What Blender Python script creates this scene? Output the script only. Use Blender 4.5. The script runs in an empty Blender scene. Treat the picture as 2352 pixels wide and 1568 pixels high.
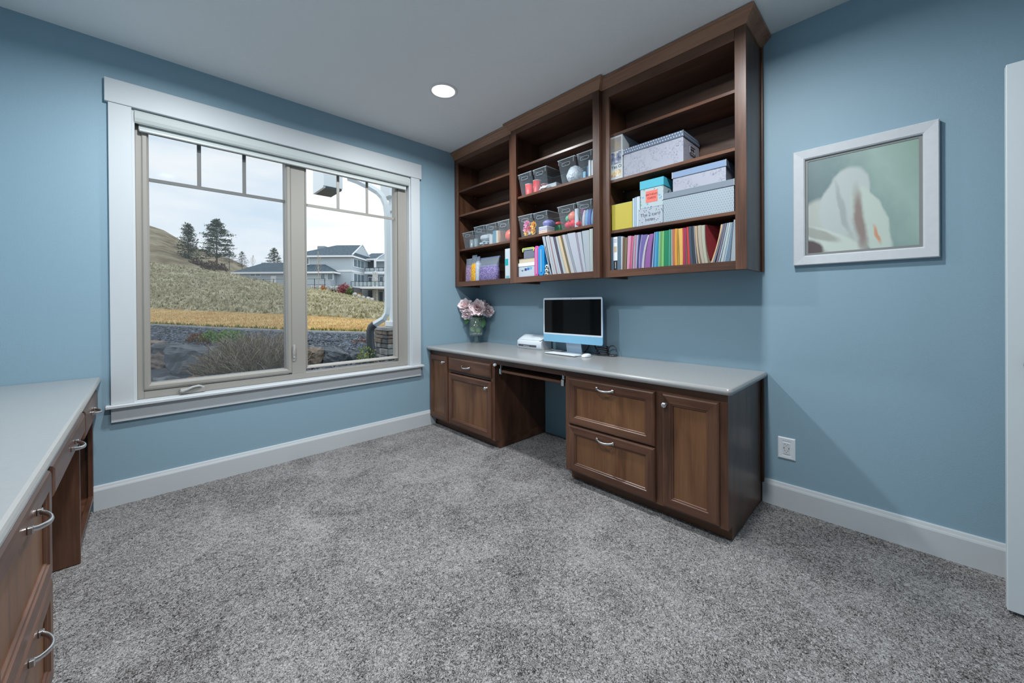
import bpy, bmesh, math, random
from mathutils import Vector, Matrix, noise
random.seed(7)
SC = bpy.context.scene
COL = SC.collection
# ------------------------------------------------------------------ camera
CAM = Vector((-2.6064, -3.2213, 1.1673))
YAW, PIT, ROL, FPX, PPX, PPY = -.7673, -.0034, -.0067, 871.9, 1176.0, 699.98
FW = Vector((-math.sin(YAW)*math.cos(PIT), math.cos(YAW)*math.cos(PIT), math.sin(PIT)))
_r0 = Vector((math.cos(YAW), math.sin(YAW), 0)); _u0 = _r0.cross(FW)
RT = math.cos(ROL)*_r0 + math.sin(ROL)*_u0
UP = -math.sin(ROL)*_r0 + math.cos(ROL)*_u0
cd = bpy.data.cameras.new('camera'); cam = bpy.data.objects.new('camera', cd); COL.objects.link(cam)
cd.sensor_width = 36.0; cd.lens = FPX/2352*36; cd.shift_y = (PPY-784)/2352
cd.clip_start = .02; cd.clip_end = 1000
cam.matrix_world = Matrix((( RT.x, UP.x, -FW.x, CAM.x), (RT.y, UP.y, -FW.y, CAM.y), (RT.z, UP.z, -FW.z, CAM.z), (0, 0, 0, 1)))
SC.camera = cam
# ------------------------------------------------------------------ exposure
vs = SC.view_settings
vs.view_transform = 'Standard'; vs.look = 'None'; vs.gamma = 1.0; vs.use_curve_mapping = False
vs.exposure = 1.30
SC.cycles.max_bounces = 8; SC.cycles.diffuse_bounces = 4; SC.cycles.transparent_max_bounces = 24
SC.cycles.caustics_reflective = False; SC.cycles.caustics_refractive = False
LAMP_W = 11.0          # watts of each recessed lamp
LAMP_COL = (.93, .975, 1.0)
# ------------------------------------------------------------------ sky
W = bpy.data.worlds.new('overcast_sky'); SC.world = W; W.use_nodes = True
nt = W.node_tree; nt.nodes.clear()
def N(t, typ, **kw):
    n = t.nodes.new(typ)
    for k, v in kw.items(): setattr(n, k, v)
    return n
def L(t, a, b): t.links.new(a, b)
def ramp(t, fac, stops, interp='LINEAR'):
    r = N(t, 'ShaderNodeValToRGB'); r.color_ramp.interpolation = interp
    el = r.color_ramp.elements
    while len(el) > 1: el.remove(el[-1])
    el[0].position = stops[0][0]; el[0].color = (*stops[0][1], 1)
    for p, c in stops[1:]:
        e = el.new(p); e.color = (*c, 1)
    if fac is not None: L(t, fac, r.inputs['Fac'])
    return r.outputs['Color']
tc = N(nt, 'ShaderNodeTexCoord'); mp = N(nt, 'ShaderNodeMapping'); mp.inputs['Scale'].default_value = (2.2, 2.2, 9.0)
nz = N(nt, 'ShaderNodeTexNoise'); nz.inputs['Scale'].default_value = 1.6; nz.inputs['Detail'].default_value = 6
L(nt, tc.outputs['Generated'], mp.inputs['Vector']); L(nt, mp.outputs['Vector'], nz.inputs['Vector'])
cc = ramp(nt, nz.outputs['Fac'], [(.34, (.70, .81, .93)), (.50, (.86, .91, .97)), (.64, (1.0, 1.0, 1.0))])
bg = N(nt, 'ShaderNodeBackground'); bg.inputs['Strength'].default_value = .58
L(nt, cc, bg.inputs['Color']); wo = N(nt, 'ShaderNodeOutputWorld'); L(nt, bg.outputs[0], wo.inputs[0])

# ------------------------------------------------------------------ pixel helpers (photograph frame)
def ray(u, v): return FW + RT*((u-PPX)/FPX) - UP*((v-PPY)/FPX)
def atX(u, v, x): d = ray(u, v); return CAM + d*((x-CAM.x)/d.x)
def atY(u, v, y): d = ray(u, v); return CAM + d*((y-CAM.y)/d.y)
def atZ(u, v, z): d = ray(u, v); return CAM + d*((z-CAM.z)/d.z)
def pt(u, v, d): return CAM + ray(u, v)*d

# ------------------------------------------------------------------ materials
MATS = {}
def s2l(c): return tuple((x/255/12.92 if x/255 <= .04045 else ((x/255+.055)/1.055)**2.4) for x in c)
def newmat(name):
    m = bpy.data.materials.new(name); m.use_nodes = True; t = m.node_tree
    b = t.nodes['Principled BSDF']; return m, t, b
def mat(name, rgb=None, rough=.5, metal=0.0, lin=None, var=.0, vscale=30, bump=0.0, bscale=200, spec=.5, coat=0.0):
    if name in MATS: return MATS[name]
    m, t, b = newmat(name); c = lin or s2l(rgb)
    b.inputs['Base Color'].default_value = (*c, 1); b.inputs['Roughness'].default_value = rough
    b.inputs['Metallic'].default_value = metal; b.inputs['Specular IOR Level'].default_value = spec
    b.inputs['Coat Weight'].default_value = coat
    if var or bump: tx = N(t, 'ShaderNodeTexCoord')
    if var:
        n = N(t, 'ShaderNodeTexNoise'); n.inputs['Scale'].default_value = vscale; n.inputs['Detail'].default_value = 4
        L(t, tx.outputs['Object'], n.inputs['Vector'])
        L(t, ramp(t, n.outputs['Fac'], [(.3, tuple(x*(1-var) for x in c)), (.7, tuple(min(1, x*(1+var)) for x in c))]), b.inputs['Base Color'])
    if bump:
        n = N(t, 'ShaderNodeTexNoise'); n.inputs['Scale'].default_value = bscale; n.inputs['Detail'].default_value = 2
        L(t, tx.outputs['Object'], n.inputs['Vector'])
        bp = N(t, 'ShaderNodeBump'); bp.inputs['Strength'].default_value = bump; bp.inputs['Distance'].default_value = .01
        L(t, n.outputs['Fac'], bp.inputs['Height']); L(t, bp.outputs['Normal'], b.inputs['Normal'])
    MATS[name] = m; return m
def wood(name, axis, dark, mid, light, rough=.34):
    m, t, b = newmat(name); tx = N(t, 'ShaderNodeTexCoord')
    def nn(sc, det, along, dist=0):
        mp = N(t, 'ShaderNodeMapping'); s = [sc]*3; s[axis] = along; mp.inputs['Scale'].default_value = s
        L(t, tx.outputs['Object'], mp.inputs['Vector'])
        n = N(t, 'ShaderNodeTexNoise'); n.inputs['Scale'].default_value = 1; n.inputs['Detail'].default_value = det
        n.inputs['Distortion'].default_value = dist
        L(t, mp.outputs['Vector'], n.inputs['Vector']); return n.outputs['Fac']
    a = nn(9, 3, 1.4, .6); f = nn(150, 3, 5)
    mx = N(t, 'ShaderNodeMath', operation='MULTIPLY_ADD'); mx.inputs[1].default_value = .35
    L(t, f, mx.inputs[0]); L(t, a, mx.inputs[2])
    L(t, ramp(t, mx.outputs[0], [(.48, dark), (.66, mid), (.86, light)]), b.inputs['Base Color'])
    b.inputs['Roughness'].default_value = rough; b.inputs['Specular IOR Level'].default_value = .45
    MATS[name] = m; return m
WD, WM, WL = (.050, .0215, .0125), (.098, .042, .0235), (.148, .068, .039)
WOODZ = wood('stained_wood_upright', 2, WD, WM, WL)
WOODY = wood('stained_wood_along', 1, WD, WM, WL)
WOODX = wood('stained_wood_across', 0, WD, WM, WL)
PANEL = wood('stained_wood_panel', 2, (.10, .042, .0185), (.155, .068, .03), (.20, .094, .042), .36)
INNER = wood('stained_wood_inside', 1, (.060, .031, .021), (.105, .054, .036), (.15, .08, .055), .45)
CROWN = wood('crown_wood', 1, (.185, .085, .050), (.295, .145, .085), (.39, .20, .12), .38)
WALL = mat('blue_wall_paint', lin=(.268, .40, .485), rough=.55, bump=.12, bscale=420)
CEIL = mat('ceiling_paint', lin=(.90, .905, .905), rough=.85, bump=.25, bscale=160)
TRIM = mat('white_trim_paint', lin=(.57, .60, .62), rough=.5)
VINYL = mat('greige_window_vinyl', lin=(.325, .305, .275), rough=.4)
TOP = mat('pale_grey_worktop', lin=(.315, .315, .31), rough=.22, var=.02, vscale=60)
NICK = mat('brushed_nickel', lin=(.62, .62, .62), rough=.28, metal=1)
CHROME = mat('chrome', lin=(.75, .75, .75), rough=.15, metal=1)
BLACK = mat('black_plastic', lin=(.012, .012, .014), rough=.35)
WHITEP = mat('white_plastic', lin=(.78, .82, .86), rough=.35)
PAPER = mat('white_paper', lin=(.72, .74, .78), rough=.7)
def carpet_mat():
    m, t, b = newmat('grey_carpet'); tx = N(t, 'ShaderNodeTexCoord')
    def nn(sc, det, rough=.5, dist=0):
        n = N(t, 'ShaderNodeTexNoise'); n.inputs['Scale'].default_value = sc; n.inputs['Detail'].default_value = det
        n.inputs['Roughness'].default_value = rough; n.inputs['Distortion'].default_value = dist
        L(t, tx.outputs['Object'], n.inputs['Vector']); return n.outputs['Fac']
    fine = nn(135, 3, .6, 1.6); mid = nn(38, 2); big = nn(2.6, 4, .6, .8)
    a = N(t, 'ShaderNodeMath', operation='MULTIPLY_ADD'); a.inputs[1].default_value = .14; L(t, mid, a.inputs[0]); L(t, fine, a.inputs[2])
    c = N(t, 'ShaderNodeMath', operation='MULTIPLY_ADD'); c.inputs[1].default_value = .24; L(t, big, c.inputs[0]); L(t, a.outputs[0], c.inputs[2])
    L(t, ramp(t, c.outputs[0], [(.53, (.035, .032, .031)), (.62, (.14, .13, .127)), (.69, (.325, .306, .302)), (.79, (.50, .475, .47)), (.90, (.60, .575, .57))]), b.inputs['Base Color'])
    b.inputs['Roughness'].default_value = .95; b.inputs['Specular IOR Level'].default_value = .1
    bp = N(t, 'ShaderNodeBump'); bp.inputs['Strength'].default_value = .9; bp.inputs['Distance'].default_value = .012
    L(t, a.outputs[0], bp.inputs['Height']); L(t, bp.outputs['Normal'], b.inputs['Normal'])
    return m
CARPET = carpet_mat()
def clear(name, tint, refl=.12, haze=.06, hazecol=(.8, .88, .92)):
    m = bpy.data.materials.new(name); m.use_nodes = True; t = m.node_tree; t.nodes.clear()
    tr = N(t, 'ShaderNodeBsdfTransparent'); tr.inputs[0].default_value = (*tint, 1)
    gl = N(t, 'ShaderNodeBsdfGlossy'); gl.inputs['Roughness'].default_value = .06
    df = N(t, 'ShaderNodeBsdfDiffuse'); df.inputs[0].default_value = (*hazecol, 1)
    lw = N(t, 'ShaderNodeLayerWeight'); lw.inputs['Blend'].default_value = .5
    pw = N(t, 'ShaderNodeMath', operation='POWER'); pw.inputs[1].default_value = 4.0; L(t, lw.outputs['Facing'], pw.inputs[0])
    mu = N(t, 'ShaderNodeMath', operation='MULTIPLY_ADD'); mu.inputs[1].default_value = refl*14; mu.inputs[2].default_value = refl; mu.use_clamp = True
    L(t, pw.outputs[0], mu.inputs[0])
    m1 = N(t, 'ShaderNodeMixShader'); m1.inputs[0].default_value = haze; L(t, tr.outputs[0], m1.inputs[1]); L(t, df.outputs[0], m1.inputs[2])
    m2 = N(t, 'ShaderNodeMixShader'); L(t, mu.outputs[0], m2.inputs[0]); L(t, m1.outputs[0], m2.inputs[1]); L(t, gl.outputs[0], m2.inputs[2])
    o = N(t, 'ShaderNodeOutputMaterial'); L(t, m2.outputs[0], o.inputs[0]); MATS[name] = m; return m
GLASS = clear('window_glass', (.97, .985, .985), .001, 0.0)
SCREEN = clear('insect_screen_mesh', (.86, .87, .88), .0, .07, (.30, .32, .34))
BIN = clear('clear_bin_plastic', (.965, .98, .985), .045, .075, (.62, .72, .80))
BINRIM = clear('clear_bin_rim', (.75, .82, .86), .12, .42, (.66, .76, .82))
VASEG = clear('vase_glass', (.965, .985, .975), .06, .075, (.6, .72, .72))
BAGM = clear('zip_bag_film', (.82, .86, .92), .08, .22, (.62, .68, .78))
def emit(name, c, s):
    m = bpy.data.materials.new(name); m.use_nodes = True; t = m.node_tree; t.nodes.clear()
    e = N(t, 'ShaderNodeEmission'); e.inputs[0].default_value = (*c, 1); e.inputs[1].default_value = s
    o = N(t, 'ShaderNodeOutputMaterial'); L(t, e.outputs[0], o.inputs[0]); return m
def dots(name, base, dot, pitch, rad, stagger=True, rough=.5, axes=(1, 2)):
    m, t, b = newmat(name); tx = N(t, 'ShaderNodeTexCoord'); sp = N(t, 'ShaderNodeSeparateXYZ'); L(t, tx.outputs['Object'], sp.inputs[0])
    # side faces use x, front faces use y: add both so the print runs round the corner
    ad = N(t, 'ShaderNodeMath', operation='ADD'); L(t, sp.outputs[0], ad.inputs[0]); L(t, sp.outputs[1], ad.inputs[1])
    def M(op, a, bb, c=None):
        n = N(t, 'ShaderNodeMath', operation=op)
        for i, q in enumerate((a, bb, c)):
            if q is None: continue
            if isinstance(q, (int, float)): n.inputs[i].default_value = q
            else: L(t, q, n.inputs[i])
        return n.outputs[0]
    yy = M('DIVIDE', ad.outputs[0], pitch); zz = M('DIVIDE', sp.outputs[2], pitch)
    row = M('FLOOR', zz, 0); off = M('MULTIPLY', row, .5 if stagger else 0.0)
    fy = M('SUBTRACT', M('FRACT', M('ADD', yy, off), 0), .5); fz = M('SUBTRACT', M('FRACT', zz, 0), .5)
    d = M('SQRT', M('ADD', M('MULTIPLY', fy, fy), M('MULTIPLY', fz, fz)), 0)
    msk = M('LESS_THAN', d, rad)
    mx = N(t, 'ShaderNodeMix', data_type='RGBA'); mx.inputs[6].default_value = (*base, 1); mx.inputs[7].default_value = (*dot, 1)
    L(t, msk, mx.inputs[0]); L(t, mx.outputs[2], b.inputs['Base Color']); b.inputs['Roughness'].default_value = rough
    MATS[name] = m; return m
def spots(name, base, cols, scale, thr, rough=.6, rand=1.0):
    """coloured confetti spots from a Voronoi cell print"""
    m, t, b = newmat(name); tx = N(t, 'ShaderNodeTexCoord')
    vo = N(t, 'ShaderNodeTexVoronoi'); vo.inputs['Scale'].default_value = scale; vo.inputs['Randomness'].default_value = rand
    L(t, tx.outputs['Object'], vo.inputs['Vector'])
    sx = N(t, 'ShaderNodeSeparateXYZ'); L(t, vo.outputs['Color'], sx.inputs[0])
    k = len(cols); cr = ramp(t, sx.outputs[0], [(i/k, c) for i, c in enumerate(cols)], 'CONSTANT')
    lt = N(t, 'ShaderNodeMath', operation='LESS_THAN'); lt.inputs[1].default_value = thr; L(t, vo.outputs['Distance'], lt.inputs[0])
    mx = N(t, 'ShaderNodeMix', data_type='RGBA'); mx.inputs[6].default_value = (*base, 1)
    L(t, lt.outputs[0], mx.inputs[0]); L(t, cr, mx.inputs[7]); L(t, mx.outputs[2], b.inputs['Base Color'])
    b.inputs['Roughness'].default_value = rough; MATS[name] = m; return m
def sketch(name, base, ink, scale=26):
    """pale paper with faint drawn line motifs"""
    m, t, b = newmat(name); tx = N(t, 'ShaderNodeTexCoord')
    n1 = N(t, 'ShaderNodeTexNoise'); n1.inputs['Scale'].default_value = scale; n1.inputs['Detail'].default_value = 3; n1.inputs['Distortion'].default_value = 1.4
    n2 = N(t, 'ShaderNodeTexNoise'); n2.inputs['Scale'].default_value = scale*.35; n2.inputs['Detail'].default_value = 1
    L(t, tx.outputs['Object'], n1.inputs['Vector']); L(t, tx.outputs['Object'], n2.inputs['Vector'])
    l = ramp(t, n1.outputs['Fac'], [(.475, (0, 0, 0)), (.497, (1, 1, 1)), (.519, (0, 0, 0))])
    r = ramp(t, n2.outputs['Fac'], [(.42, (0, 0, 0)), (.52, (1, 1, 1))])
    mu = N(t, 'ShaderNodeMix', data_type='RGBA', blend_type='MULTIPLY'); mu.inputs[0].default_value = 1; L(t, l, mu.inputs[6]); L(t, r, mu.inputs[7])
    mx = N(t, 'ShaderNodeMix', data_type='RGBA'); mx.inputs[6].default_value = (*base, 1); mx.inputs[7].default_value = (*ink, 1)
    L(t, mu.outputs[2], mx.inputs[0]); L(t, mx.outputs[2], b.inputs['Base Color']); b.inputs['Roughness'].default_value = .6
    MATS[name] = m; return m

# ------------------------------------------------------------------ mesh builder
class MB:
    def __init__(s): s.v = []; s.f = []; s.m = []; s.s = []
    def face(s, pts, mi=0, sm=False):
        i = len(s.v); s.v += [Vector(p) for p in pts]; s.f.append(list(range(i, i+len(pts)))); s.m.append(mi); s.s.append(sm); return s
    def mesh(s, vs, fs, mi=0, sm=False):
        i = len(s.v); s.v += [Vector(p) for p in vs]
        for f in fs: s.f.append([i+k for k in f]); s.m.append(mi); s.s.append(sm)
        return s
    def box(s, x0, x1, y0, y1, z0, z1, b=0.0, mi=0):
        x0, x1 = min(x0, x1), max(x0, x1); y0, y1 = min(y0, y1), max(y0, y1); z0, z1 = min(z0, z1), max(z0, z1)
        b = min(b, .45*min(x1-x0, y1-y0, z1-z0))
        if b <= 0:
            vs = [(x, y, z) for x in (x0, x1) for y in (y0, y1) for z in (z0, z1)]
            return s.mesh(vs, [(0, 1, 3, 2), (4, 6, 7, 5), (0, 4, 5, 1), (2, 3, 7, 6), (0, 2, 6, 4), (1, 5, 7, 3)], mi)
        vs = []; key = {}
        for i, x in enumerate((x0, x1)):
            for j, y in enumerate((y0, y1)):
                for k, z in enumerate((z0, z1)):
                    for a in range(3):
                        p = [x, y, z]; sg = (1, -1)
                        for q, e in ((0, i), (1, j), (2, k)):
                            if q != a: p[q] += sg[e]*b
                        key[i, j, k, a] = len(vs); vs.append(p)
        K = key; fs = []
        for i in (0, 1):
            fs.append([K[i, 0, 0, 0], K[i, 0, 1, 0], K[i, 1, 1, 0], K[i, 1, 0, 0]][::1 if i == 0 else -1])
            fs.append([K[0, i, 0, 1], K[1, i, 0, 1], K[1, i, 1, 1], K[0, i, 1, 1]][::1 if i == 0 else -1])
            fs.append([K[0, 0, i, 2], K[0, 1, i, 2], K[1, 1, i, 2], K[1, 0, i, 2]][::1 if i == 0 else -1])
        for i in (0, 1):
            for j in (0, 1):
                fs.append([K[i, j, 0, 0], K[i, j, 1, 0], K[i, j, 1, 1], K[i, j, 0, 1]][::1 if i == j else -1])
                fs.append([K[i, 0, j, 0], K[i, 0, j, 2], K[i, 1, j, 2], K[i, 1, j, 0]][::1 if i == j else -1])
                fs.append([K[0, i, j, 1], K[1, i, j, 1], K[1, i, j, 2], K[0, i, j, 2]][::1 if i == j else -1])
                for k in (0, 1):
                    fs.append([K[i, j, k, 0], K[i, j, k, 1], K[i, j, k, 2]][::1 if (i+j+k) % 2 == 0 else -1])
        return s.mesh(vs, fs, mi)
    def loops(s, rings, mi=0, sm=False, cap0=True, cap1=True, closed=True):
        n = len(rings[0]); vs = [p for r in rings for p in r]; fs = []
        for i in range(len(rings)-1):
            for j in range(n if closed else n-1):
                k = (j+1) % n; fs.append((i*n+j, i*n+k, (i+1)*n+k, (i+1)*n+j))
        s.mesh(vs, fs, mi, sm)
        if closed and cap0: s.face([Vector(p) for p in rings[0]][::-1], mi)
        if closed and cap1: s.face(rings[-1], mi)
        return s
    def lathe(s, prof, c=(0, 0, 0), n=16, mi=0, ax='z', sm=True):
        rings = []
        for r, h in prof:
            ring = []
            for k in range(n):
                a = 2*math.pi*k/n; x, y = r*math.cos(a), r*math.sin(a)
                p = (x, y, h) if ax == 'z' else (h, x, y) if ax == 'x' else (y, h, x)
                ring.append(Vector(c)+Vector(p))
            rings.append(ring)
        return s.loops(rings, mi, sm)
    def tube(s, path, r, n=6, mi=0, sm=True, r2=None, flat=None):
        path = [Vector(p) for p in path]; rings = []; ref = Vector((0, 0, 1)); m = len(path)
        prev = None
        for i, p in enumerate(path):
            d = (path[min(i+1, m-1)]-path[max(i-1, 0)]).normalized()
            if prev is None:
                a = d.cross(ref) if abs(d.dot(ref)) < .95 else d.cross(Vector((1, 0, 0)))
            else:
                a = prev - d*prev.dot(d)
            a.normalize(); prev = a; b = d.cross(a); rr = r if r2 is None else r+(r2-r)*i/(m-1)
            ra, rb = (rr, rr) if flat is None else (rr*flat[0], rr*flat[1])
            rings.append([p+a*ra*math.cos(2*math.pi*k/n)+b*rb*math.sin(2*math.pi*k/n) for k in range(n)])
        return s.loops(rings, mi, sm)
    def rectloops(s, rects, mi=0, cap1=True, cap0=True, rail=None, plane='x'):
        """rects: (y0,y1,z0,z1,x) nested rectangles; sides 0,2 = rails (mat index rail)"""
        rings = []
        for (y0, y1, z0, z1, x) in rects:
            c = [(y0, z0), (y1, z0), (y1, z1), (y0, z1)]
            rings.append([Vector((x, a, b)) if plane == 'x' else Vector((a, x, b)) for a, b in c])
        for i in range(len(rings)-1):
            for j in range(4):
                k = (j+1) % 4
                s.face([rings[i][j], rings[i][k], rings[i+1][k], rings[i+1][j]], rail if (rail is not None and j in (0, 2)) else mi)
        if cap0: s.face(rings[0][::-1], mi)
        if cap1: s.face(rings[-1], mi)
        return s
    def blob(s, c, r, n=(8, 12), amp=0.0, fr=3.0, mi=0, seed=0, sm=True, flatb=None):
        rings = []; c = Vector(c); off = Vector((seed*7.3, seed*3.1, seed*1.7))
        for i in range(n[0]+1):
            th = math.pi*i/n[0]; ring = []
            for k in range(n[1]):
                a = 2*math.pi*k/n[1]
                d = Vector((math.sin(th)*math.cos(a), math.sin(th)*math.sin(a), -math.cos(th)))
                q = 1+amp*noise.noise(d*fr+off)
                p = Vector((d.x*r[0]*q, d.y*r[1]*q, d.z*r[2]*q))
                if flatb is not None: p.z = max(p.z, -flatb)
                ring.append(c+p)
            rings.append(ring)
        return s.loops(rings, mi, sm, False, False)
    def build(s, name, mats, parent=None, xf=None, origin=None):
        if not isinstance(mats, (list, tuple)): mats = [mats]
        vs = [xf @ p for p in s.v] if xf is not None else s.v
        if parent is not None: o0 = parent_loc(parent)
        elif origin is not None: o0 = Vector(origin)
        else:
            lo = [min(p[i] for p in vs) for i in range(3)]; hi = [max(p[i] for p in vs) for i in range(3)]
            o0 = Vector(((lo[0]+hi[0])/2, (lo[1]+hi[1])/2, lo[2]))
        me = bpy.data.meshes.new(name); me.from_pydata([tuple(p-o0) for p in vs], [], s.f)
        for m in mats: me.materials.append(m)
        me.polygons.foreach_set('material_index', s.m); me.polygons.foreach_set('use_smooth', s.s); me.update()
        bm = bmesh.new(); bm.from_mesh(me); bmesh.ops.recalc_face_normals(bm, faces=bm.faces); bm.to_mesh(me); bm.free()
        o = bpy.data.objects.new(name, me); COL.objects.link(o)
        if parent is not None: o.parent = parent; ORIG[o.name] = o0
        else: o.location = o0; ORIG[o.name] = o0
        return o
ORIG = {}
def parent_loc(p): return ORIG[p.name]
def tag(o, label, cat, group=None, kind=None):
    o['label'] = label; o['category'] = cat
    if group: o['group'] = group
    if kind: o['kind'] = kind
    return o
def thing(name, label, cat, loc, group=None, kind=None):
    o = bpy.data.objects.new(name, None); COL.objects.link(o); o.location = loc; o.empty_display_size = .05
    ORIG[o.name] = Vector(loc); tag(o, label, cat, group, kind); return o
def struct(o): o['kind'] = 'structure'; return o
def B(*a, **k): return MB().box(*a, **k)
def text_mesh(txt, size, parent, mat_, M, name='lettering'):
    cu = bpy.data.curves.new('lettering', 'FONT'); cu.body = txt; cu.size = size; cu.align_x = 'CENTER'; cu.align_y = 'CENTER'; cu.extrude = .0004
    tmp = bpy.data.objects.new('tmp_text', cu); COL.objects.link(tmp)
    me = bpy.data.meshes.new_from_object(tmp, depsgraph=bpy.context.evaluated_depsgraph_get())
    COL.objects.unlink(tmp); bpy.data.objects.remove(tmp); bpy.data.curves.remove(cu)
    me.transform(Matrix.Translation(-parent_loc(parent)) @ M); me.materials.clear(); me.materials.append(mat_)
    o = bpy.data.objects.new(name, me); COL.objects.link(o); o.parent = parent; ORIG[o.name] = parent_loc(parent); return o
def facing(x, y, z): # text frame on a surface facing -X: text right = -Y, up = +Z
    return Matrix(((0, 0, -1, x), (-1, 0, 0, y), (0, 1, 0, z), (0, 0, 0, 1)))

# ================================================================== ROOM SHELL
H = 2.709; XL = -3.449; YB = -4.30; WT = .16
OX0, OX1, OZ0, OZ1 = -2.66, -.816, .575, 2.358      # window opening
struct(tag(B(XL-.1, .1, YB-.1, WT, -.12, 0.0).build('floor', CARPET), 'grey speckled cut pile carpet covering the whole floor', 'floor'))
struct(tag(B(XL-.1, .1, YB-.1, WT, H, H+.12).build('ceiling', CEIL), 'pale grey painted ceiling with fine texture', 'ceiling'))
m = MB(); m.box(XL-.1, OX0, 0, WT, 0, H); m.box(OX1, .1, 0, WT, 0, H); m.box(OX0, OX1, 0, WT, 0, OZ0); m.box(OX0, OX1, 0, WT, OZ1, H)
struct(tag(m.build('wall_window', WALL), 'blue painted wall around the large window', 'wall'))
struct(tag(B(0, .12, YB-.1, 0, 0, H).build('wall_desk', WALL), 'blue painted wall behind the desk and framed picture', 'wall'))
struct(tag(B(XL-.12, XL, YB-.1, 0, 0, H).build('wall_left', WALL), 'blue painted wall behind the other worktop', 'wall'))
m = MB(); m.box(XL, -1.10, YB-.12, YB, 0, H); m.box(-.27, 0, YB-.12, YB, 0, H); m.box(-1.10, -.27, YB-.12, YB, 2.06, H)
struct(tag(m.build('wall_back', WALL), 'blue painted wall holding the doorway', 'wall'))
m = MB(); m.box(-1.6, .1, YB-1.4, YB-1.3, 0, H); m.box(-1.7, -1.6, YB-1.4, YB-.12, 0, H); m.box(0, .1, YB-1.3, YB-.12, 0, H); m.box(-1.7, .1, YB-1.4, YB-.12, H, H+.1); m.box(-1.7, .1, YB-1.4, YB-.12, -.1, 0)
struct(tag(m.build('wall_hall', CEIL), 'pale hallway walls beyond the doorway', 'wall'))
def baseboard(name, p0, p1, nrm, label):
    prof = [(0, 0), (.016, 0), (.016, .112), (.0135, .120), (.0115, .124), (.008, .136), (.006, .1395), (0, .1395)]
    p0, p1, nrm = Vector(p0), Vector(p1), Vector(nrm)
    rings = [[p+nrm*a+Vector((0, 0, b)) for a, b in prof] for p in (p0, p1)]
    return struct(tag(MB().loops(rings).build(name, TRIM), label, 'baseboard'))
baseboard('baseboard_window', (XL+.62, 0, 0), (-.565, 0, 0), (0, -1, 0), 'white baseboard under the window')
baseboard('baseboard_desk', (0, -2.637, 0), (0, YB, 0), (-1, 0, 0), 'white baseboard under the framed picture')
baseboard('baseboard_back', (XL, YB, 0), (-1.20, YB, 0), (0, 1, 0), 'white baseboard along the doorway wall')

# ------------------------------------------------------------------ window
win = thing('window_1', 'large casement window with white casing and greige frames', 'window', ((OX0+OX1)/2, 0, .49)); win['kind'] = 'structure'
B(-2.771, -.708, -.026, 0, 2.354, 2.4915, .002).build('head_casing', TRIM, win)
B(-2.757, OX0, -.02, 0, .592, 2.354, .0015).build('side_casing', TRIM, win)
B(OX1, -.7248, -.02, 0, .592, 2.354, .0015).build('side_casing', TRIM, win)
B(-2.779, -.705, -.05, .05, .574, .592, .003).build('stool', TRIM, win)
B(-2.757, -.7248, -.02, 0, .4895, .574, .0015).build('apron', TRIM, win)
m = MB(); m.box(OX0, OX0+.012, 0.0, .055, .592, OZ1); m.box(OX1-.012, OX1, 0.0, .055, .592, OZ1); m.box(OX0+.012, OX1-.012, 0, .055, OZ1-.012, OZ1)
m.build('jamb_liner', TRIM, win)
# frame of greige vinyl
GZ0, GZ1 = .682, 2.262; FX0, FX1, FZ0, FZ1 = -2.648, -.828, .592, 2.346
GL0, GL1, GR0, GR1 = -2.586, -1.837, -1.683, -.935
m = MB(); yf, yb = .052, .14
m.box(FX0, GL0-.032, yf, yb, FZ0, FZ1, .002); m.box(GR1+.02, FX1, yf, yb, FZ0, FZ1, .002)
m.box(GL0-.032, GR1+.02, yf, yb, FZ0, GZ0-.045, .002); m.box(GL0-.032, GR1+.02, yf, yb, GZ1+.03, FZ1, .002)
m.box(GL1+.035, GR0-.02, yf, yb, GZ0-.045, GZ1+.03, .002)
m.build('window_frame', VINYL, win)
def sash(name, x0, x1, ins, y0, ext):
    fr = MB(); a, b, c, d = x0-ext, x1+ext, GZ0-ext, GZ1+ext
    fr.rectloops([(a, b, c, d, .13), (a, b, c, d, y0), (a+.006, b-.006, c+.006, d-.006, y0-.004), (x0-.012, x1+.012, GZ0-.012, GZ1+.012, y0-.004), (x0-.006, x1+.006, GZ0-.006, GZ1+.006, y0+.004), (x0-.002, x1+.002, GZ0-.002, GZ1+.002, y0+.012), (x0, x1, GZ0, GZ1, .10), (x0, x1, GZ0, GZ1, .13)], cap0=False, cap1=False, plane='y')
    so = fr.build(name, VINYL, win)
    B(x0, x1, .096, .100, GZ0, GZ1).build('pane', GLASS, so)
    zc = 1.963
    B(x0, x1, .087, .095, zc-.011, zc+.011, .001).build('muntin', VINYL, so)
    for xx in ins: B(xx-.011, xx+.011, .0875, .0945, zc+.011, GZ1, .001).build('muntin', VINYL, so)
    return so
sl = sash('sash', GL0, GL1, (-2.341, -2.089), .048, .034)
sr = sash('sash', GR0, GR1, (-1.437, -1.190), .060, .018)
B(GL0, GL1, .0665, .0675, GZ0, GZ1).build('insect_screen', SCREEN, sl)
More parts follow.
